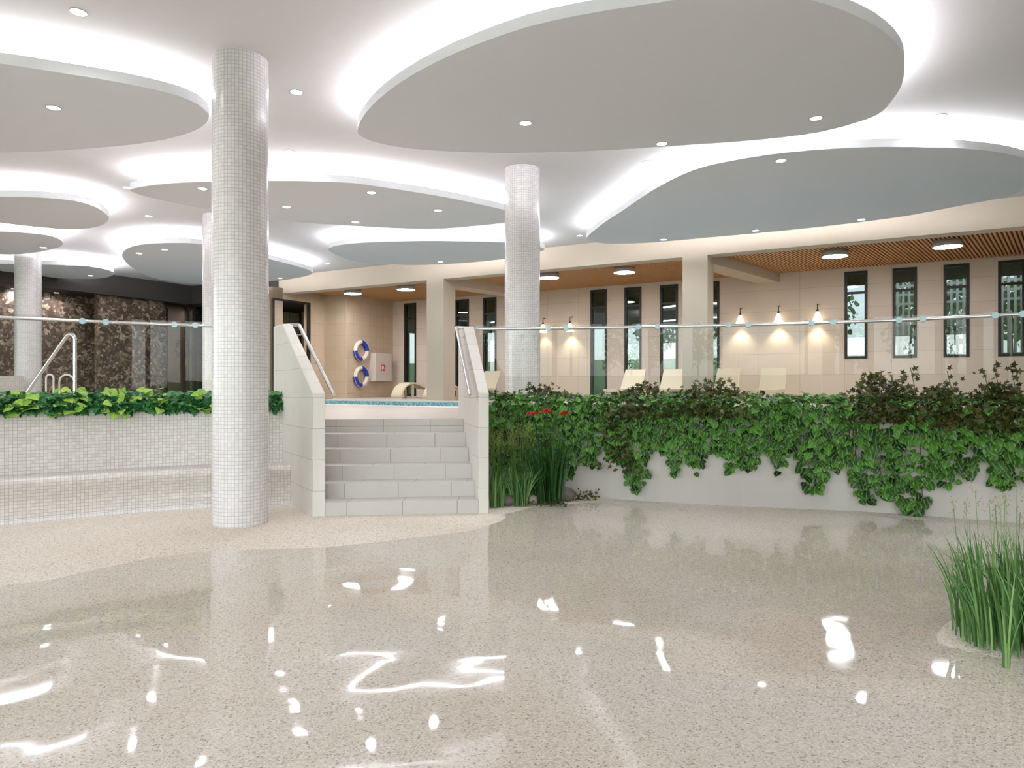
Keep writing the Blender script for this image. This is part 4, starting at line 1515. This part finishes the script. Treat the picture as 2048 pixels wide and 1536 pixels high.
def vine(label, x0, x1, tips, top=1.46, mat='leaf', dens=560, curtain=0.50, size=(0.06, 0.125)):
    s0, s1 = s_at_px(RW, RWL, x0), s_at_px(RW, RWL, x1)
    c = along(RW, RWL, (s0 + s1) / 2)
    t = thing('trailing_vine', label, 'plant', (c[0], c[1], 1.30), group='trailing vines on the planter wall')
    o = np.array(t.location)
    tp = []
    for xc, hw, yb in tips:
        sc = s_at_px(RW, RWL, xc)
        p = along(RW, RWL, sc)
        hs = hw / F * p[1]
        tp.append((sc, hs, zat(yb, p[1] - .1)))
    # bottom height over s
    def bottom(s):
        zb = np.full(len(s), 1.30 - curtain) + 0.10 * np.sin(s * 9.0)
        for sc, hs, z in tp:
            q = np.clip(1 - ((s - sc) / hs) ** 2, 0, 1) ** 0.55
            zb = np.minimum(zb, 1.30 - (1.30 - z) * q)
        return zb
    n = int((s1 - s0) * 1.0 * dens)
    S_ = rnd(n, s0 - .04, s1 + .04)
    zb = bottom(S_)
    keep = RNG.random(n) < np.clip((1.36 - zb) / 0.9, 0.3, 1)
    S_, zb = S_[keep], zb[keep]
    n = len(S_)
    q = RNG.random(n)
    z = 1.36 + (zb - 1.36) * q
    pts, nr = plan_frames(RW, RWL, S_)
    off = (0.03 + 0.15 * RNG.random(n)) * np.clip(1.15 - 0.65 * q, .4, 1)
    Pp = np.column_stack([pts + nr * off[:, None], z])
    D = np.column_stack([nr * rnd(n, .1, .75)[:, None], rnd(n, -1.0, -.35)])
    tan = np.column_stack([-nr[:, 1], nr[:, 0]])
    D[:, :2] += tan * rnd(n, -.8, .8)[:, None]
    Nn = np.column_stack([nr, rnd(n, .15, 1.1)]) + RNG.normal(0, .28, (n, 3))
    # mound over the trough
    n2 = int((s1 - s0) * 190)
    S2 = rnd(n2, s0 - .04, s1 + .04)
    pts, nr2 = plan_frames(RW, RWL, S2)
    o2 = rnd(n2, -.42, .16)
    z2 = 1.28 + (top - 1.28) * np.sqrt(np.clip(1 - ((o2 + .13) / .32) ** 2, 0, 1)) * rnd(n2, .55, 1.05)
    P2 = np.column_stack([pts + nr2 * o2[:, None], z2])
    D2 = np.column_stack([nr2 * rnd(n2, .1, 1.0)[:, None], rnd(n2, -.5, .3)])
    D2[:, :2] += np.column_stack([-nr2[:, 1], nr2[:, 0]]) * rnd(n2, -.9, .9)[:, None]
    N2 = np.column_stack([nr2 * .5, np.full(n2, 1.0)]) + RNG.normal(0, .3, (n2, 3))
    leaf_mesh('foliage', np.vstack([Pp, P2]) - o, np.vstack([D, D2]), np.vstack([Nn, N2]), rnd(n + n2, *size), M[mat], t)
    # hanging stems
    m = MB()
    for i in range(max(4, int((s1 - s0) * 9))):
        s = random.uniform(s0, s1)
        zb_ = float(bottom(np.array([s]))[0]) + .04
        pts, nr3 = plan_frames(RW, RWL, [s, s + random.uniform(-.06, .06)])
        m.tube([(pts[0][0] - nr3[0][0] * .2 - o[0], pts[0][1] - nr3[0][1] * .2 - o[1], 1.26 - o[2]), (pts[0][0] + nr3[0][0] * .05 - o[0], pts[0][1] + nr3[0][1] * .05 - o[1], 1.34 - o[2]),
                (pts[1][0] + nr3[1][0] * .04 - o[0], pts[1][1] + nr3[1][1] * .04 - o[1], zb_ - o[2])], 0.005, 5)
    m.build('stems', M['stem'], t)
    return t


vine('green trailing vine beside the stair wall, behind the reeds and red flowers', 984, 1158, [(1015, 40, 985), (1085, 60, 985), (1138, 28, 958)], dens=900)
vine('green trailing vine with one long tail just past the reeds', 1158, 1320, [(1185, 26, 938), (1240, 40, 925), (1273, 36, 984)])
vine('green trailing vine with short twin tails below the cream pillar', 1320, 1432, [(1350, 22, 946), (1392, 28, 948)])
vine('green trailing vine with short ragged tails left of the single drooping tail', 1432, 1572, [(1465, 26, 942), (1500, 24, 944), (1555, 18, 950)])
vine('green trailing vine with a single drooping tail in mid wall', 1572, 1684, [(1625, 42, 986), (1672, 18, 957)])
vine('longest green trailing vine, its two tails nearly touching the water', 1684, 1872, [(1740, 50, 1014), (1818, 52, 1032), (1778, 60, 965)])
vine('green trailing vine beside the longest one, with ragged short tails', 1872, 1962, [(1892, 26, 970), (1928, 32, 966)])
vine('green trailing vine at the picture edge above the grass island', 1962, 2062, [(2005, 38, 974), (2046, 26, 970)])


def dark_ivy(label, x0, x1, ytop, ybot, n, spr=(), name='dark_ivy'):
    s0, s1 = s_at_px(RW, RWL, x0), s_at_px(RW, RWL, x1)
    c = along(RW, RWL, (s0 + s1) / 2)
    t = thing(name, label, 'plant', (c[0], c[1], 1.30), group='dark ivy bushes on the planter wall')
    o = np.array(t.location)
    S_ = s0 + (s1 - s0) * np.clip(RNG.normal(.5, .24, n), 0, 1)
    pts, nr = plan_frames(RW, RWL, S_)
    zt, zb = zat(ytop, c[1]), zat(ybot, c[1])
    q = RNG.random(n)
    hump = 0.45 + 0.55 * np.sin(np.clip((S_ - s0) / (s1 - s0), 0, 1) * PI)
    up_ = np.maximum(1.30 + (zt - 1.30) * hump * rnd(n, .7, 1.05), 1.32)
    z = zb + (up_ - zb) * q
    off = np.where(z > 1.34, rnd(n, -.32, .16), rnd(n, .12, .24))
    Pp = np.column_stack([pts + nr * off[:, None], z])
    D = RNG.normal(0, .6, (n, 3))
    D[:, :2] += nr * .4
    Nn = np.column_stack([nr * .8, np.full(n, .6)]) + RNG.normal(0, .4, (n, 3))
    sz = rnd(n, .05, .085)
    m = MB()
    for x, y, k in spr:
        s = s_at_px(RW, RWL, x)
        pts1, nr1 = plan_frames(RW, RWL, [s])
        p1 = np.array([pts1[0][0] - nr1[0][0] * .1, pts1[0][1] - nr1[0][1] * .1, zat(y, pts1[0][1] + .1)])
        p0 = np.array([pts1[0][0] - nr1[0][0] * .12 + .05, pts1[0][1] - nr1[0][1] * .12, 1.28])
        m.tube([p0 - o, (p0 + p1) / 2 - o + np.array([.03, 0, .02]), p1 - o], 0.004, 5)
        f = np.linspace(.3, 1, k)
        Pp = np.vstack([Pp, p0 + (p1 - p0) * f[:, None] + RNG.normal(0, .045, (k, 3))])
        D = np.vstack([D, RNG.normal(0, .6, (k, 3))])
        Nn = np.vstack([Nn, np.column_stack([np.tile(nr1[0], (k, 1)), np.full(k, .3)]) + RNG.normal(0, .3, (k, 3))])
        sz = np.concatenate([sz, rnd(k, .055, .085)])
    leaf_mesh('foliage', Pp - o, D, Nn, sz, M['leafd'], t, (IVY_V, IVY_F))
    for i in range(6):
        s = random.uniform(s0, s1)
        pts1, nr1 = plan_frames(RW, RWL, [s])
        b0 = np.array([pts1[0][0] - nr1[0][0] * .15, pts1[0][1] - nr1[0][1] * .15, 1.24])
        m.tube([b0 - o, b0 - o + np.array([random.uniform(-.1, .1), 0, (zt - 1.3) * .7])], 0.004, 5)
    m.build('stems', M['stem'], t)


dark_ivy('low dark ivy tuft on the wall top above the red flowers', 1010, 1160, 766, 792, 110)
dark_ivy('dark brownish ivy on the wall top between the slimmer column and pillar', 1222, 1345, 764, 832, 340)
dark_ivy('dark brownish ivy bush in front of the cream pillar base', 1340, 1515, 756, 836, 480)
dark_ivy('dark ivy strand hanging low over the vine past the reeds', 1205, 1285, 860, 942, 150)
dark_ivy('tall dark ivy bush with one upright sprig', 1685, 1840, 742, 842, 560, ((1741, 742, 9), (1822, 735, 12)))
dark_ivy('dark ivy bush with a loose floating sprig behind it', 1835, 1935, 762, 850, 360, ((1896, 742, 10),))
dark_ivy('dark ivy bush at the picture edge with the tallest sprigs', 1930, 2070, 764, 860, 460, ((1970, 742, 10), (1990, 730, 10), (2022, 728, 14)))


def clump(name, label, path, L, x, hw, mat, n, z0, z1, size, inner=-.1, outer=.1, grp=None, base_off=0.62, hang=0.0, tmpl=(HEART_V, HEART_F), wid=1.0):
    """low leafy plant in the bench trough; offsets measured behind the bench front."""
    P3 = offset(path, base_off)
    L3 = arc(P3)
    s = s_at_px(P3, L3, x)
    c = along(P3, L3, s)
    hs = hw / F * c[1]
    t = thing(name, label, 'plant', (c[0], c[1], 1.30), group=grp)
    o = np.array(t.location)
    S_ = s + rnd(n, -hs, hs)
    pts, nr = plan_frames(P3, L3, S_)
    off = rnd(n, inner, outer)
    h = np.sqrt(np.clip(1 - ((S_ - s) / (hs * 1.1)) ** 2, 0, 1))
    z = z0 + (z1 - z0) * (.35 + .65 * h) * rnd(n, .1, 1.0)
    if hang > 0:
        fr = RNG.random(n) < .3
        off = np.where(fr, rnd(n, .10, .17), off)
        z = np.where(fr, rnd(n, 1.31 - hang, 1.36), z)
    Pp = np.column_stack([pts + nr * off[:, None], z])
    D = np.column_stack([nr * rnd(n, 0, 1)[:, None], rnd(n, -.6, .35)])
    D[:, :2] += np.column_stack([-nr[:, 1], nr[:, 0]]) * rnd(n, -1, 1)[:, None]
    Nn = np.column_stack([nr * .7, np.full(n, 1.0)]) + RNG.normal(0, .35, (n, 3))
    leaf_mesh('foliage', Pp - o, D, Nn, rnd(n, *size), M[mat], t, tmpl, wid)
    m = MB()
    for i in range(6):
        q = random.uniform(-hs, hs) * .8
        pts1, nr1 = plan_frames(P3, L3, [s + q])
        b0 = np.array([pts1[0][0], pts1[0][1], 1.2])
        m.tube([b0 - o, b0 - o + np.array([random.uniform(-.05, .05), random.uniform(-.05, .05), .07 + (z1 - 1.3) * .6])], 0.004, 5)
    m.build('stems', M['stem'], t)
    return t


gc = 'green cover plants in the bench trough'
for x, hw, lab in ((-60, 60, 'leafy green cover plant at the far end of the bench trough'), (50, 62, 'leafy green cover plant below the foot of the grab rail'), (165, 62, 'leafy green cover plant before the upright of the grab rail'), (275, 60, 'leafy green cover plant below the projecting stone panel'),
                   (370, 48, 'leafy green cover plant below the bronze door'), (430, 40, 'leafy green cover plant beside the nearest column'), (546, 22, 'leafy green cover plant between nearest column and stair wall'), (485, 40, 'leafy green cover plant hidden behind the nearest column')):
    clump('cover_plant', lab, LW, LWL, x, hw, 'leafc', int(hw * 13), 1.27, 1.49, (.06, .12), -.26, .10, gc, 0.62, 0.05, wid=.6)
gb = 'bright pothos plants in the bench trough'
for x, hw, zt_, lab in ((42, 24, 1.56, 'bright yellow green plant standing below the grab rail'), (138, 30, 1.56, 'bright yellow green plant beside the grab rail upright'), (238, 34, 1.55, 'bright yellow green plant spilling over the bench back'), (312, 20, 1.56, 'bright yellow green plant below the bronze door'), (408, 22, 1.58, 'bright yellow green plant touching the nearest column')):
    clump('pothos_plant', lab, LW, LWL, x, hw, 'leafb', int(hw * 0.75), 1.36, zt_, (.09, .15), -.12, .12, gb, 0.58, 0.10 if x in (138, 238) else 0.03)

# ------------------------------------------------------------------ reeds, grasses, flowers, stones
def blades(n, c, spread, h, wd, lean, mat, parent, name='blades', droop=0.35, seed=None, out=None):
    V, Fc, U = [], [], []
    for i in range(n):
        a = random.uniform(0, 2 * PI)
        r = spread * math.sqrt(random.random())
        bx, by = c[0] + r * math.cos(a), c[1] + r * math.sin(a) * .7
        dirx = random.gauss(0, 1) * .5 + (bx - c[0]) / max(spread, .01)
        diry = random.gauss(0, 1) * .5 + (by - c[1]) / max(spread, .01)
        hh = h * random.uniform(.55, 1.0)
        ln = lean * random.uniform(.2, 1.2)
        ww = wd * random.uniform(.7, 1.2)
        face = random.uniform(0, PI)
        K = 6
        for k in range(K + 1):
            f = k / K
            px = bx + dirx * ln * hh * (f ** 1.7)
            py = by + diry * ln * hh * (f ** 1.7) * .7
            pz = c[2] + hh * (f - droop * ln * f ** 3)
            w_ = ww * (1 - f ** 2.2) * (0.75 + .5 * f) + .0006
            V.append((px - math.cos(face) * w_, py - math.sin(face) * w_, pz))
            V.append((px + math.cos(face) * w_, py + math.sin(face) * w_, pz))
        b_ = len(V) - 2 * (K + 1)
        for k in range(K):
            Fc.append((b_ + 2 * k, b_ + 2 * k + 1, b_ + 2 * k + 3, b_ + 2 * k + 2))
            U.append([(0.05, k / K), (.95, k / K), (.95, (k + 1) / K), (.05, (k + 1) / K)])
    return MB().add(V, Fc, U, smooth=True).build(name, M[mat], parent)


def seed_heads(n, c, spread, h, parent, lean=.12, size=.12, mat='straw', sm='stem'):
    m, st = MB(), MB()
    for i in range(n):
        a = random.uniform(0, 2 * PI)
        r = spread * math.sqrt(random.random())
        bx, by = c[0] + r * math.cos(a), c[1] + r * math.sin(a) * .7
        hh = h * random.uniform(.82, 1.0)
        tx, ty = bx + math.cos(a) * lean * hh * random.uniform(.2, 1), by + math.sin(a) * lean * hh * .5
        st.tube([(bx, by, c[2]), ((bx * .6 + tx * .4), (by * .6 + ty * .4), c[2] + hh * .6), (tx, ty, c[2] + hh)], 0.0022, 4)
        for k in range(14):
            f = k / 14
            q = Vector((tx + random.gauss(0, .018) * (1 - f * .6), ty + random.gauss(0, .018), c[2] + hh - size * f + .02))
            d_ = Vector((random.gauss(0, 1), random.gauss(0, 1), 1.2)).normalized() * .018
            w_ = Vector((.0035, 0, 0))
            m.add([q - w_, q + w_, q + d_], [(0, 1, 2)])
    st.build('stalks', M[sm], parent)
    tag(m.build('seed_heads', M[mat], parent), kind='stuff')


def grass(label, px, name='reed_clump', **k):
    p = at(px[0], px[1], 0.02)
    return thing(name, label, 'plant', p)


g1 = grass('tall reed clump with brown seed heads directly beside the stair wall', (992, 1014))
blades(90, (0, 0, 0), .10, .55, .006, .35, 'blade', g1)
seed_heads(26, (0, 0, 0), .09, 1.02, g1, .06, .2, 'straw', 'blade2')
g2 = grass('tall reed clump with seed heads between the grey stone and dark reeds', (1040, 1010))
blades(120, (0, 0, 0), .13, .6, .006, .4, 'blade', g2)
seed_heads(34, (0, 0, 0), .11, 1.05, g2, .10, .2, 'straw', 'blade2')
g3 = grass('broad dark green reed clump below the red flowers', (1098, 1006), name='broad_reed_clump')
blades(150, (0, 0, 0), .17, 1.0, .011, .30, 'flax', g3, droop=.2)
# red flowers rise out of the clump
for (x, y), hw in zip(((1066, 829), (1092, 824), (1130, 828)), (.085, .085, .055)):
    base = at(1098 + (x - 1098) * .25, 1005, 0.02)
    dpt = base.y
    tx, tz = (x - 1024) / F * dpt - base.x, zat(y, dpt) - base.z
    t = thing('red_flower', {1066: 'red umbrella shaped flower nearest the stair wall', 1092: 'red flower in the middle, highest of the three', 1130: 'smallest red flower, set apart from the other two'}[x], 'flower', base)
    MB().tube([(0, 0, 0), (tx * .4, 0, tz * .6), (tx, 0, tz)], 0.005, 6).build('stem', M['flax'], t)
    m = MB()
    for i in range(60):
        a = random.uniform(0, 2 * PI)
        r = hw * math.sqrt(random.random())
        q = Vector((tx + r * math.cos(a), r * math.sin(a), tz + .02 - (r / hw) ** 2 * .035))
        d_ = Vector((math.cos(a) * .5 + random.gauss(0, .3), math.sin(a) * .5 + random.gauss(0, .3), .6)).normalized()
        s_ = d_.cross(Vector((0, 0, 1))).normalized() * .011
        m.add([q - s_ * .4, q + s_ * .4, q + d_ * .02 + s_, q + d_ * .032, q + d_ * .02 - s_], [(0, 1, 2, 3, 4)])
    m.build('petals', M['red'], t)


def rock(label, x, y, w_px, hf):
    p = at(x, y, 0.02)
    s = w_px / F * p.y / 2
    t = thing('river_stone', label, 'stone', p)
    V, Fc = [], []
    n, k = 20, 10
    rs = random.Random(int(x))
    ph = [rs.uniform(0, 6) for _ in range(6)]
    for j in range(k + 1):
        th = PI * j / k
        for i in range(n):
            a = 2 * PI * i / n
            r = s * (1 + .07 * math.sin(2 * a + ph[0]) * math.sin(th) + .05 * math.sin(3 * a + ph[1] + th * 2))
            V.append((r * math.sin(th) * math.cos(a), r * math.sin(th) * math.sin(a) * .8, s * hf * (math.cos(th) * .95 + .72)))
    for j in range(k):
        for i in range(n):
            Fc.append((j * n + i, (j + 1) * n + i, (j + 1) * n + (i + 1) % n, j * n + (i + 1) % n))
    MB().add(V, Fc, smooth=True).build('stone', M['rock'], t)


rock('smooth grey stone between the two tall reed clumps', 1015, 1010, 34, .72)
rock('smooth grey stone half behind the broad dark reeds', 1132, 1000, 36, .85)
p = at(1172, 999, 0.02)
t = thing('creeping_ivy', 'small dark creeping ivy on the sand at the wall foot', 'plant', p)
n = 70
Pp = np.column_stack([rnd(n, -.26, .20), rnd(n, -.05, .05), np.abs(RNG.normal(.02, .035, n)) + np.where(RNG.random(n) < .15, .06, 0)])
leaf_mesh('foliage', Pp, RNG.normal(0, .6, (n, 3)), np.column_stack([rnd(n, -.4, .4), rnd(n, -1, -.2), rnd(n, .3, 1)]), rnd(n, .03, .05), M['leafd'], t, (IVY_V, IVY_F))
p = at(1080, 1008, 0.02)
t = thing('creeping_ivy', 'dark creeping ivy around the foot of the broad reeds', 'plant', p)
n = 90
Pp = np.column_stack([rnd(n, -.30, .38), rnd(n, -.12, .0), np.abs(RNG.normal(.02, .02, n))])
leaf_mesh('foliage', Pp, RNG.normal(0, .6, (n, 3)), np.column_stack([rnd(n, -.4, .4), rnd(n, -1, -.2), rnd(n, .3, 1)]), rnd(n, .025, .045), M['leafd'], t, (IVY_V, IVY_F))

# grass on the island
isl_c = (3.22, 4.14, 0.022)
g4 = thing('grass_clump', 'lush green grass clump on the sandy island by the picture edge', 'grass', isl_c)
Vb = blades(640, (0.06, 0.06, 0), .52, .76, .0072, .36, 'blade', g4, droop=.5)
blades(300, (0.04, -0.02, 0), .49, .44, .006, .3, 'blade', g4, 'short_blades', droop=.3)
g5 = thing('seed_grass', 'thin tall grass with fine straw seed heads behind the island clump', 'grass', (3.15, 4.35, 0.022))
seed_heads(14, (0, 0, 0), .30, .90, g5, .10, .13, 'straw', 'blade')
g6 = thing('young_reed', 'single upright young reed at the front of the sandy island', 'plant', tuple(at(2013, 1336, 0.02)))
blades(7, (0, 0, 0), .02, .62, .006, .22, 'blade', g6, 'blades', droop=.4)
MB().tube([(0, 0, 0), (0.004, 0, .14)], 0.006, 6).build('stem', M['blade'], g6)

# ------------------------------------------------------------------ trees outside
def tree_proto(name, label, loc, seed, h=6.0):
    rs = np.random.default_rng(seed)
    t = thing(name, label, 'tree', loc, group='trees outside the lounge')
    m = MB().tube([(0, 0, 0), (.05, .03, h * .3), (.0, .08, h * .55), (.1, 0, h * .8)], [.16, .13, .09, .04], 8)
    for i in range(7):
        a = i * 2.4
        z_ = h * (.32 + .07 * i)
        m.tube([(0.03, .04, z_), (math.cos(a) * .7, math.sin(a) * .7, z_ + .6), (math.cos(a) * 1.3, math.sin(a) * 1.3, z_ + 1.3)], [.06, .04, .015], 6)
    m.build('trunk', M['bark'], t)
    n = 620
    d = rs.normal(0, 1, (n, 3))
    d /= np.linalg.norm(d, axis=1, keepdims=True)
    r = rs.uniform(.35, 1, n) ** .5
    Pp = d * r[:, None] * np.array([1.9, 1.9, h * .36]) + np.array([0, 0, h * .66])
    leaf_mesh('crown', Pp, rs.normal(0, 1, (n, 3)), d + rs.normal(0, .4, (n, 3)), rs.uniform(.2, .36, n), M['tree'], t)
    return t


tp0 = tree_proto('garden_tree', 'tree showing through the sill windows nearest the wall lamps', W(1.2, 36, 1.14), 3)
for i, (u, v) in enumerate(((5.6, 34), (10.5, 36), (-3.5, 41), (3.6, 44), (9.5, 45), (-9, 47), (-15, 49), (-21, 46), (-27, 50), (-6, 56), (0.5, 55), (7, 56))):
    dup(tp0, W(u, v, 1.0 + max(0, (v - 34) * .0714)), i * 1.3, 'leafy tree seen outside through the narrow lounge windows')
tp0['label'] = 'leafy tree seen outside through the narrow lounge windows'
for i, (u, v) in enumerate(((-16, -30), (-7, -36), (3, -31), (12, -37), (-26, -36))):
    dup(tp0, W(u, v, -.1 + max(0, (-v - 22) * .0711)), i * 1.7, 'leafy garden tree mirrored in the glass')

t = thing('slatted_screen', 'white slatted garden screen outside the sill windows', 'screen', W(-0.2, 26.5, .96), LROT)
m = MB()
for i in range(46):
    m.box((i * .17, -.03, 0), (i * .17 + .07, .03, 4.3))
m.build('slats', M['coping'], t)
m = MB()
for z_ in (0.1, 3.3, 3.6, 3.9, 4.2):
    m.box((-.1, .03, z_), (7.8, .08, z_ + .08))
m.build('rails', M['coping'], t)
